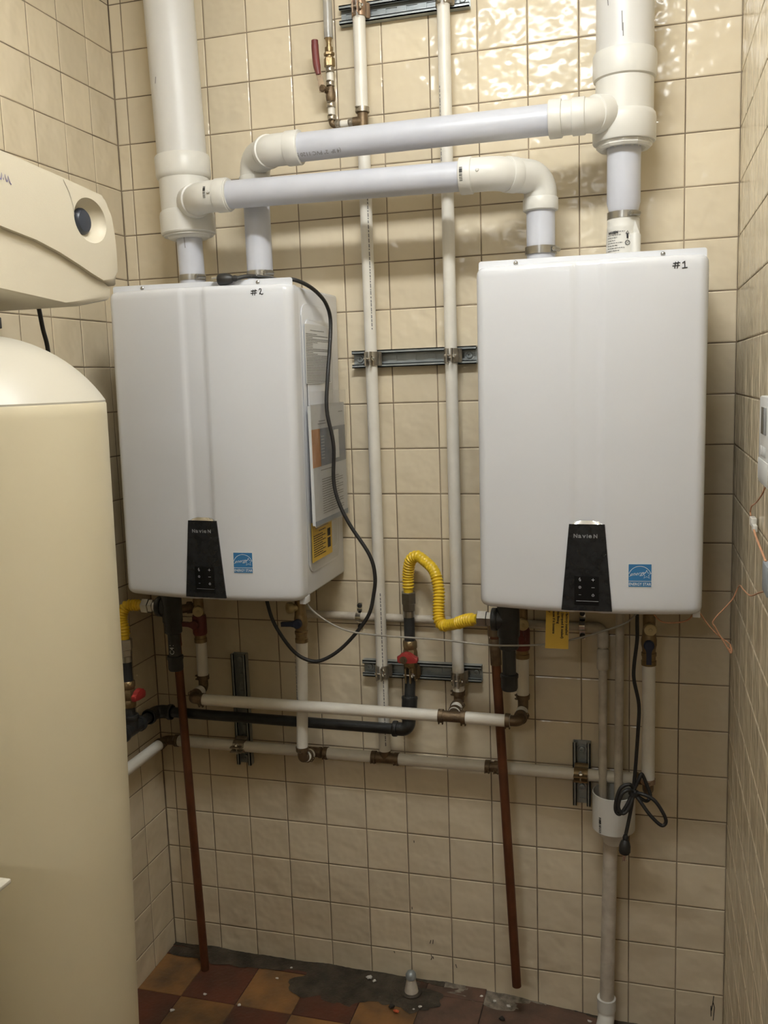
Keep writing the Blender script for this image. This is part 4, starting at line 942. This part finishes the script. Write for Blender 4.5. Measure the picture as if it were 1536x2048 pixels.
# ------------------------------------------------------------------ cords, cables, tag
def plug(t, o, d, m='rubber'):
    o = V(o); d = V(d).normalized(); x, y, _ = frame(d)
    b = lathe([(0, 0.0045), (0.006, 0.0065), (0.012, 0.0060), (0.016, 0.0095), (0.026, 0.0125), (0.040, 0.0130), (0.044, 0.0110), (0.044, 0)], o, d, 12)
    p = mk('plug', b, m, t)
    pr = nb()
    for s in (-1, 1):
        a = o + d * 0.044 + x * 0.0055 * s; q = [a + x * 0.0008 + y * 0.003, a - x * 0.0008 + y * 0.003, a - x * 0.0008 - y * 0.003, a + x * 0.0008 - y * 0.003]
        f = [pr.verts.new(v) for v in q]; g = [pr.verts.new(v + d * 0.016) for v in q]; pr.faces.new(f); pr.faces.new(g[::-1])
        for i in range(4): pr.faces.new((f[i], g[i], g[(i + 1) % 4], f[(i + 1) % 4]))
    cyl(o + d * 0.044 + y * 0.006, o + d * 0.060 + y * 0.006, 0.0022, 8, 0, pr)
    mk('prong', pr, 'chrome', p)
c2 = thing('power_cord', 'black power cord looping over the side of heater #2, plug resting on top', 'cord', (-0.11, -0.17, 1.085), 'black power cords')
pts = [(-0.140, -0.304, 1.786), (-0.124, -0.292, 1.790), (-0.105, -0.272, 1.790), (-0.06, -0.268, 1.781), (-0.026, -0.272, 1.779), (-0.008, -0.240, 1.770), (0.000, -0.195, 1.756), (0.003, -0.150, 1.735), (0.004, -0.128, 1.700), (0.004, -0.143, 1.634), (0.004, -0.165, 1.570), (0.003, -0.176, 1.500), (0.014, -0.172, 1.421), (0.010, -0.170, 1.341), (0.020, -0.170, 1.290), (0.045, -0.170, 1.237), (0.088, -0.170, 1.170), (0.100, -0.170, 1.122), (0.095, -0.170, 1.075), (0.078, -0.172, 1.021), (0.021, -0.176, 0.953), (-0.031, -0.182, 0.918), (-0.068, -0.186, 0.917), (-0.105, -0.190, 0.942), (-0.143, -0.195, 1.002), (-0.158, -0.197, 1.055), (-0.160, -0.197, 1.088)]
mk('cable', tube(spline(pts, 7), 0.0043, 12), 'rubber', c2)
plug(c2, (-0.138, -0.3045, 1.7860), (-1, -0.02, -0.02))
c1 = thing('power_cord', 'black power cord bundled in loops hanging below heater #1', 'cord', (0.675, -0.13, 0.627), 'black power cords')
pts = [(0.678, -0.150, 1.088), (0.678, -0.140, 1.026), (0.678, -0.132, 0.984), (0.672, -0.130, 0.927), (0.672, -0.130, 0.893), (0.6825, -0.130, 0.837), (0.681, -0.130, 0.779), (0.677, -0.130, 0.709), (0.673, -0.130, 0.655), (0.671, -0.132, 0.632), (0.668, -0.138, 0.605), (0.661, -0.142, 0.565), (0.656, -0.145, 0.540)]
mk('cable', tube(spline(pts, 7), 0.0040, 12), 'rubber', c1)
def loop(pts, r=0.0040): mk('cable_loop', tube(spline(pts, 8), r, 12), 'rubber', c1)
loop([(0.673, -0.132, 0.640), (0.664, -0.140, 0.655), (0.645, -0.146, 0.648), (0.635, -0.148, 0.618), (0.634, -0.148, 0.594), (0.643, -0.148, 0.587), (0.656, -0.145, 0.605), (0.668, -0.138, 0.630), (0.673, -0.134, 0.645)])
loop([(0.675, -0.134, 0.634), (0.662, -0.146, 0.645), (0.647, -0.152, 0.636), (0.640, -0.154, 0.608), (0.648, -0.154, 0.592), (0.660, -0.150, 0.600), (0.672, -0.142, 0.628), (0.676, -0.136, 0.640)])
loop([(0.672, -0.134, 0.632), (0.690, -0.142, 0.636), (0.716, -0.146, 0.626), (0.736, -0.148, 0.597), (0.741, -0.148, 0.578), (0.731, -0.150, 0.571), (0.708, -0.150, 0.592), (0.686, -0.144, 0.620), (0.674, -0.136, 0.632)])
loop([(0.673, -0.132, 0.640), (0.685, -0.128, 0.668), (0.690, -0.124, 0.674), (0.700, -0.122, 0.650), (0.708, -0.124, 0.626), (0.700, -0.132, 0.616), (0.684, -0.138, 0.626), (0.672, -0.136, 0.634)])
mk('cable_tie', lathe([(-0.004, 0.0105), (-0.004, 0.012), (0.004, 0.012), (0.004, 0.0105)], (0.673, -0.136, 0.634), (0.2, 0, 1), 14), 'rubber', c1)
plug(c1, (0.6555, -0.1455, 0.538), (-0.06, -0.02, -1))
gc = thing('communication_cable', 'thin grey cable sagging between the undersides of the two heaters', 'cable', (0.37, -0.23, 0.985))
pts = [(-0.045, -0.215, 1.088), (-0.045, -0.228, 1.062), (-0.004, -0.230, 1.028), (0.054, -0.230, 1.004), (0.136, -0.230, 0.997), (0.262, -0.230, 0.994), (0.378, -0.230, 0.987), (0.490, -0.230, 0.994), (0.553, -0.230, 1.009), (0.604, -0.230, 1.026), (0.660, -0.228, 1.050), (0.690, -0.220, 1.086)]
mk('cable', tube(spline(pts, 7), 0.0021, 8), 'gray_cable', gc)
gc2 = thing('communication_cable', 'short cable tucked along the right underside of heater #1', 'cable', (0.74, -0.23, 1.05))
mk('cable', tube(spline([(0.700, -0.215, 1.086), (0.722, -0.228, 1.056), (0.750, -0.230, 1.052), (0.780, -0.228, 1.060), (0.795, -0.220, 1.086)], 7), 0.0017, 8), 'orange_wire', gc2)
tg = thing('hang_tag', 'yellow printed tag hanging below the front of heater #1', 'tag', (0.517, -0.25, 1.03))
def tagp(s, t): return V((0.4925 + 0.048 * s + 0.0025 * t, -0.250 + 0.004 * math.sin(t * 2.5), 0.992 + 0.098 * t))
mk('card', sheet(tagp, 4, 8, (0, 0.0008, 0)), 'label_yellow', tg)
tb = nb()
for k, s in enumerate(('of the factory installed', 'fitting (torqued & sealed)', 'seal this fitting', 'will cause if it loosens', 'supply')):
    lettering(s, 0.0072, lambda a, b: tagp(0.86 - 0.185 * k + b / 0.048, 0.97 - a / 0.098) + V((0, -0.0009, 0)) if 0.97 - a / 0.098 > 0.02 else tagp(0.86 - 0.185 * k, 0.02) + V((0, -0.0009, 0)), tb, bold=0.0002)
mk('tag_lettering', tb, 'ink', tg, 0)

# ------------------------------------------------------------------ manual in a clear sleeve on the side of heater 2
mn = thing('manual', 'owner manual in a clear plastic sleeve on the side of heater #2', 'booklet', (-0.012, -0.14, 1.245))
mx = -0.0130
def mprism(y0, y1, z0, z1, x0, x1, sl=0.0): return prism([(y0, z0), (y1, z0 + sl), (y1, z1 + sl), (y0, z1)], lambda a, b: V((x0, a, b)), (x1 - x0, 0, 0))
mk('pages', mprism(-0.256, -0.030, 1.248, 1.512, mx, mx + 0.006), 'paper', mn)
mk('cover', mprism(-0.257, -0.028, 1.246, 1.514, mx + 0.006, mx + 0.0070), 'paper_white', mn)
mk('orange_block', mprism(-0.2575, -0.205, 1.376, 1.460, mx + 0.0070, mx + 0.0074), 'orange_block', mn)
mk('cover_photo', mprism(-0.205, -0.0285, 1.376, 1.460, mx + 0.0070, mx + 0.0074), 'photo_blue', mn)
mk('cover_photo', mprism(-0.112, -0.078, 1.386, 1.452, mx + 0.0074, mx + 0.0077), 'paper_white', mn)
mk('bottom_band', mprism(-0.257, -0.028, 1.2455, 1.2570, mx + 0.0070, mx + 0.0074), 'band_gray', mn)
mm = lambda a, b: V((mx + 0.0080, a, b)); mmd = nb()
dashes([(-0.218, -0.165, 1.470), (-0.212, -0.170, 1.476), (-0.075, -0.045, 1.492)] + [(-0.205, -0.060 - 0.03 * (k % 3 == 0), 1.345 - 0.0055 * k) for k in range(15)] + [(-0.210, -0.11, 1.366)], mm, 0.0018, mmd)
mk('cover_print', mmd, 'gray_ink', mn, 0)
tx = nb(); dashes([(-0.200, -0.180, 1.392 + 0.007 * k) for k in range(8)], mm, 0.0022, tx)
mk('cover_title', tx, 'pale_print', mn, 0)
mk('sleeve', sheet(lambda s, t: V((mx + 0.0092 + 0.0012 * math.sin(s * 9 + t * 5), -0.262 + 0.240 * s, 1.243 + 0.300 * t)), 12, 14, (0.0003, 0, 0)), 'clear_bag', mn)

# ------------------------------------------------------------------ wall controller and wires
tc = thing('wall_controller', 'white wall controller with a grey display on the right wall', 'controller', (XR, -0.675, 1.384))
mk('body', bx((0.862, -0.735, 1.386), (XR - 0.0005, -0.615, 1.518), 0.003), 'control_white', tc)
mk('display', bx((0.8612, -0.702, 1.462), (0.8624, -0.642, 1.502), 0.0004), 'lcd', tc)
mk('lower_flap', bx((0.8608, -0.733, 1.392), (0.8626, -0.617, 1.424), 0.0008), 'control_white', tc)
for k in range(3): mk('button', bx((0.8608, -0.655 - 0.022 * k, 1.430), (0.8626, -0.641 - 0.022 * k, 1.444), 0.001), 'control_white', tc)
ow = thing('wire', 'thin orange wire with white plug below the wall controller', 'wire', (0.872, -0.5, 1.3), 'orange control wires')
mk('lead', tube(spline([(0.868, -0.668, 1.388), (0.866, -0.640, 1.370), (0.866, -0.560, 1.345), (0.868, -0.480, 1.328), (0.870, -0.440, 1.313), (0.870, -0.448, 1.306)], 7), 0.0013, 8), 'orange_wire', ow)
wc = nb(); box(wc, (0.868, -0.476, 1.292), (0.877, -0.448, 1.306), 0.001); box(wc, (0.869, -0.498, 1.286), (0.876, -0.476, 1.297), 0.001)
mk('plug', wc, 'connector', ow)
mk('lead', tube(spline([(0.870, -0.500, 1.290), (0.869, -0.540, 1.286), (0.869, -0.590, 1.280), (0.871, -0.660, 1.268)], 7), 0.0018, 8), 'orange_wire', ow)
jb = tag(mk('splice_block', bx((0.867, -0.705, 1.222), (0.8795, -0.652, 1.268), 0.002), 'block_gray'), 'small grey splice block on the right wall where orange wires meet', 'splice block')
ow2 = thing('wire', 'orange wire looping from the grey block down to heater #1', 'wire', (0.85, -0.27, 1.02), 'orange control wires')
mk('lead', tube(spline([(0.872, -0.665, 1.223), (0.869, -0.610, 1.208), (0.869, -0.480, 1.172), (0.869, -0.360, 1.155), (0.869, -0.285, 1.145), (0.860, -0.272, 1.118), (0.850, -0.270, 1.103), (0.824, -0.270, 1.070), (0.828, -0.270, 1.056), (0.842, -0.270, 1.031), (0.852, -0.270, 1.014), (0.856, -0.268, 1.012), (0.856, -0.266, 1.022), (0.838, -0.266, 1.036), (0.818, -0.262, 1.055), (0.800, -0.255, 1.080), (0.795, -0.250, 1.090)], 7), 0.0013, 8), 'orange_wire', ow2)
mk('bare_end', tube(spline([(0.852, -0.270, 1.016), (0.857, -0.270, 1.006), (0.859, -0.269, 1.012), (0.856, -0.268, 1.020)], 6), 0.0019, 8), 'orange_wire', ow2)

# ------------------------------------------------------------------ water softener
TX, TY = -0.324, -0.903
sf = thing('water_softener', 'cream water softener tank with domed top and control head at left', 'water softener', (TX, TY, zf(TX)))
mk('tank', lathe([(0, 0.120), (0.004, 0.145), (0.02, 0.152), (0.41, 0.168), (1.03, 0.1875), (1.520, 0.1945), (1.5365, 0.1945), (1.541, 0.1925), (1.5412, 0.185)], (TX, TY, zf(TX)), (0, 0, 1), 72), 'cream_tank', sf)
CR = 0.2255
dome = [(1.5370, 0.1930)] + [(1.541 + CR * math.cos(a) - (CR - 0.1110), CR * math.sin(a)) for a in [math.asin(0.1935 / CR) * (1 - k / 16) for k in range(0, 14)]]
mk('dome', lathe(dome, (TX, TY, zf(TX)), (0, 0, 1), 72), 'tank_top', sf, 30)
mk('neck', lathe([(0, 0.036), (0.012, 0.036), (0.014, 0.045), (0.030, 0.045), (0.032, 0.034), (0.080, 0.034)], (TX, TY, 1.650), (0, 0, 1), 28), 'rubber', sf)
HK = 0.92 / 0.975
def hq(a, b): return (-2.1304 + HK * (a + 2.1304), 1.5597 + HK * (b - 1.5597))
HXF = -0.225
def head_outline():
    top = [(-0.985, 1.9440), (-0.860, 1.9390), (-0.700, 1.9290), (-0.575, 1.9195), (-0.560, 1.9165), (-0.5525, 1.9080), (-0.5460, 1.8850), (-0.5400, 1.8550), (-0.5375, 1.8200), (-0.5390, 1.7850), (-0.5440, 1.7580)]
    seam = [(-0.5900, 1.7640), (-0.6250, 1.7730), (-0.6650, 1.7850), (-0.7200, 1.8000), (-0.7800, 1.8120), (-0.8680, 1.8220), (-0.985, 1.8300)]
    return [hq(*p) for p in top], [hq(*p) for p in seam]
top, seam = head_outline()
KY, KZ = hq(-0.617, 1.8675)
hp2 = nb(); prism(top + seam, lambda a, b: V((HXF, a, b)), (-0.205, 0, 0), hp2)
fr = [f for f in hp2.faces if abs(f.normal.x) > 0.9 or f.calc_center_median().x > HXF - 0.001]
es = list({e for f in hp2.faces if abs(f.calc_center_median().x - HXF) < 1e-4 for e in f.edges})
bmesh.ops.bevel(hp2, geom=es, offset=0.011, segments=4, affect='EDGES', profile=0.6)
hc = mk('head_cover', hp2, 'cream_head', sf, 30)
# dished recess for the knob
cutb = nb(); bmesh.ops.create_uvsphere(cutb, u_segments=40, v_segments=24, radius=1.0)
bmesh.ops.transform(cutb, matrix=Matrix.Translation(V((HXF + 0.006, KY, KZ)) - ORG[sf]) @ Matrix.Diagonal((0.030, 0.049, 0.038, 1)), verts=cutb.verts)
cme = bpy.data.meshes.new('cut'); cutb.to_mesh(cme); cutb.free(); cme.materials.append(MATS['cream_head'])
cob = bpy.data.objects.new('cut', cme); COL.objects.link(cob); cob.parent = sf
bo = hc.modifiers.new('b', 'BOOLEAN'); bo.operation = 'DIFFERENCE'; bo.object = cob; bo.solver = 'EXACT'
bpy.context.view_layer.update()
dg = bpy.context.evaluated_depsgraph_get(); nm = bpy.data.meshes.new_from_object(hc.evaluated_get(dg)); hc.modifiers.clear(); old = hc.data; hc.data = nm; bpy.data.meshes.remove(old); bpy.data.objects.remove(cob)
nm.polygons.foreach_set('use_smooth', [True] * len(nm.polygons)); nm.set_sharp_from_angle(angle=math.radians(30)); nm.name = 'head_cover'
kn = lathe([(0, 0.024), (0.010, 0.022), (0.014, 0.018), (0.015, 0)], (HXF - 0.025, KY, KZ), (1, 0, 0), 24)
mk('knob', kn, 'knob_blue', sf)
bs = [(-0.985, 1.7240), (-0.700, 1.7160), (-0.655, 1.7130), (-0.560, 1.7300), (-0.552, 1.7360), (-0.549, 1.7560)]; bs = [hq(*p) for p in bs] + [(a - 0.002, b + 0.004) for a, b in seam]
hb2 = nb(); prism(bs, lambda a, b: V((HXF - 0.008, a, b)), (-0.175, 0, 0), hb2, bev=0.009)
mk('head_base', hb2, 'cream_head', sf, 30)
hr = nb(); ribbon([hq(-0.692, 1.9250), hq(-0.677, 1.905), hq(-0.669, 1.885), hq(-0.667, 1.870)], 0.0010, lambda a, b: V((HXF + 0.0006, a, b)), hr)
mk('mould_line', hr, 'gray_cable', hc, 0)
hs = nb(); ms = lambda a, b: V((HXF + 0.0008, *hq(a, b)))
for p in ([(-0.868, 1.892), (-0.864, 1.905), (-0.859, 1.893)], [(-0.857, 1.893), (-0.855, 1.904), (-0.851, 1.894), (-0.847, 1.903), (-0.844, 1.892)], [(-0.842, 1.893), (-0.840, 1.902), (-0.836, 1.892), (-0.833, 1.890)]): ribbon(p, 0.0014, ms, hs)
mk('pen_scribble', hs, 'blue_ink', hc, 0, label='blue pen scribble')
mk('power_lead', tube(spline([(-0.385, -0.652, 1.735), (-0.397, -0.630, 1.722), (-0.400, -0.618, 1.680), (-0.400, -0.608, 1.640), (-0.402, -0.606, 1.560), (-0.404, -0.610, 1.30), (-0.406, -0.614, 0.9), (-0.408, -0.616, 0.3), (-0.410, -0.620, 0.012)], 7), 0.0042, 10), 'rubber', sf)
# brine tank in the near left corner
BX, BY = -0.27, -1.42
bt = thing('brine_tank', 'cream brine tank, only its lid corner showing at the lower left edge', 'brine tank', (BX, BY, zf(BX)))
mk('tank', bx((-0.46, -1.56, zf(BX)), (-0.0465, -1.303, 0.9965), 0.012, 3), 'cream_tank', bt)
mk('lid', prism([(-0.480, -1.580), (-0.0137, -1.580), (-0.0127, -1.3005), (-0.014, -1.300), (-0.480, -1.300)], lambda a, b: V((a, b, 0.9965)), (0, 0, 0.0055), bev=0.0008), 'tank_top', bt)
mk('lid_hole', lathe([(0, 0.0045), (0.0006, 0.0045), (0.0006, 0)], (-0.0290, -1.309, 1.0018), (0, 0, 1), 14), 'chip_dark', bt)

# ------------------------------------------------------------------ floor stub and loose chips
fs = thing('floor_stub', 'grey capped pipe stub standing up from the dirty floor', 'pipe stub', (0.1235, -0.060, 0.003))
mk('flange', lathe([(0, 0.026), (0.004, 0.026), (0.006, 0.022), (0.006, 0.017)], (0.1235, -0.060, 0.0035), (0, 0, 1), 20), 'tar', fs)
mk('cone', lathe([(0, 0.0185), (0.012, 0.0165), (0.034, 0.0120), (0.040, 0.0115)], (0.1235, -0.060, 0.006), (0, 0, 1), 18), 'pvc_dirty', fs)
mk('cap', lathe([(0, 0.0115), (0.002, 0.0135), (0.012, 0.0135), (0.018, 0.0100), (0.021, 0.004), (0.021, 0)], (0.1235, -0.060, 0.044), (0, 0, 1), 14), 'galvanized', fs)
def chip(x, y, s, m, lab, cat='debris', sd=1, h=0.5):
    rr = random.Random(sd); b = nb(); bmesh.ops.create_icosphere(b, subdivisions=1, radius=1.0)
    for v in b.verts: v.co = V((v.co.x * s * rr.uniform(0.6, 1.3), v.co.y * s * 0.8 * rr.uniform(0.6, 1.3), v.co.z * s * h * rr.uniform(0.5, 1.2)))
    zmin = min(v.co.z for v in b.verts)
    bmesh.ops.translate(b, verts=b.verts, vec=(x, y, zf(x) + 0.0008 - zmin))
    o = mk({'chip_white': 'plaster_chip', 'chip_orange': 'plastic_scrap', 'chip_dark': 'dirt_clump'}[m], b, m, None, 0)
    return tag(o, lab, cat)
chip(-0.216, -0.037, 0.0045, 'chip_white', 'tiny white chip on the floor against the back wall, left of centre', sd=1)
chip(-0.396, -0.189, 0.006, 'chip_white', 'white chip on the floor tile right of the softener tank', sd=2)
chip(-0.291, -0.2075, 0.006, 'chip_white', 'white chip on the dark red floor tile at the bottom edge', sd=3)
chip(-0.4476, -0.265, 0.007, 'chip_white', 'greyish chip on the floor closest to the softener tank', sd=4)
chip(0.1035, -0.140, 0.008, 'chip_orange', 'bright orange plastic scrap on the floor below the pipe stub', 'scrap', sd=5)
chip(0.0900, -0.128, 0.009, 'chip_dark', 'dark clump just behind the orange scrap on the floor', 'clump', sd=6, h=0.8)
chip(0.158, -0.1096, 0.0065, 'chip_white', 'larger of the white chips to the right of the orange scrap', sd=7)
chip(0.144, -0.120, 0.004, 'chip_white', 'smaller of the white chips to the right of the orange scrap', sd=8)
chip(0.362, -0.095, 0.009, 'chip_dark', 'dark clump on the floor beneath the open copper pipe', 'clump', sd=9, h=0.8)
chip(0.5686, -0.030, 0.006, 'chip_white', 'white chip on the floor beside the drain elbow', sd=10)
chip(0.002, -0.032, 0.010, 'chip_white', 'broken plaster piece against the wall left of the pipe stub', sd=11)
chip(0.018, -0.040, 0.006, 'chip_white', 'small plaster crumb right beside the broken plaster piece', sd=12)
chip(-0.2362, -0.088, 0.005, 'chip_white', 'chip in the middle of the ochre floor tile', sd=13)
for k in range(3):
    chip(0.30 + 0.035 * k, -0.030 - 0.006 * k, 0.006, 'chip_white', ('left', 'middle', 'right')[k] + ' crumb of mortar at the wall foot behind the open copper pipe', sd=20 + k)
bpy.context.view_layer.update()
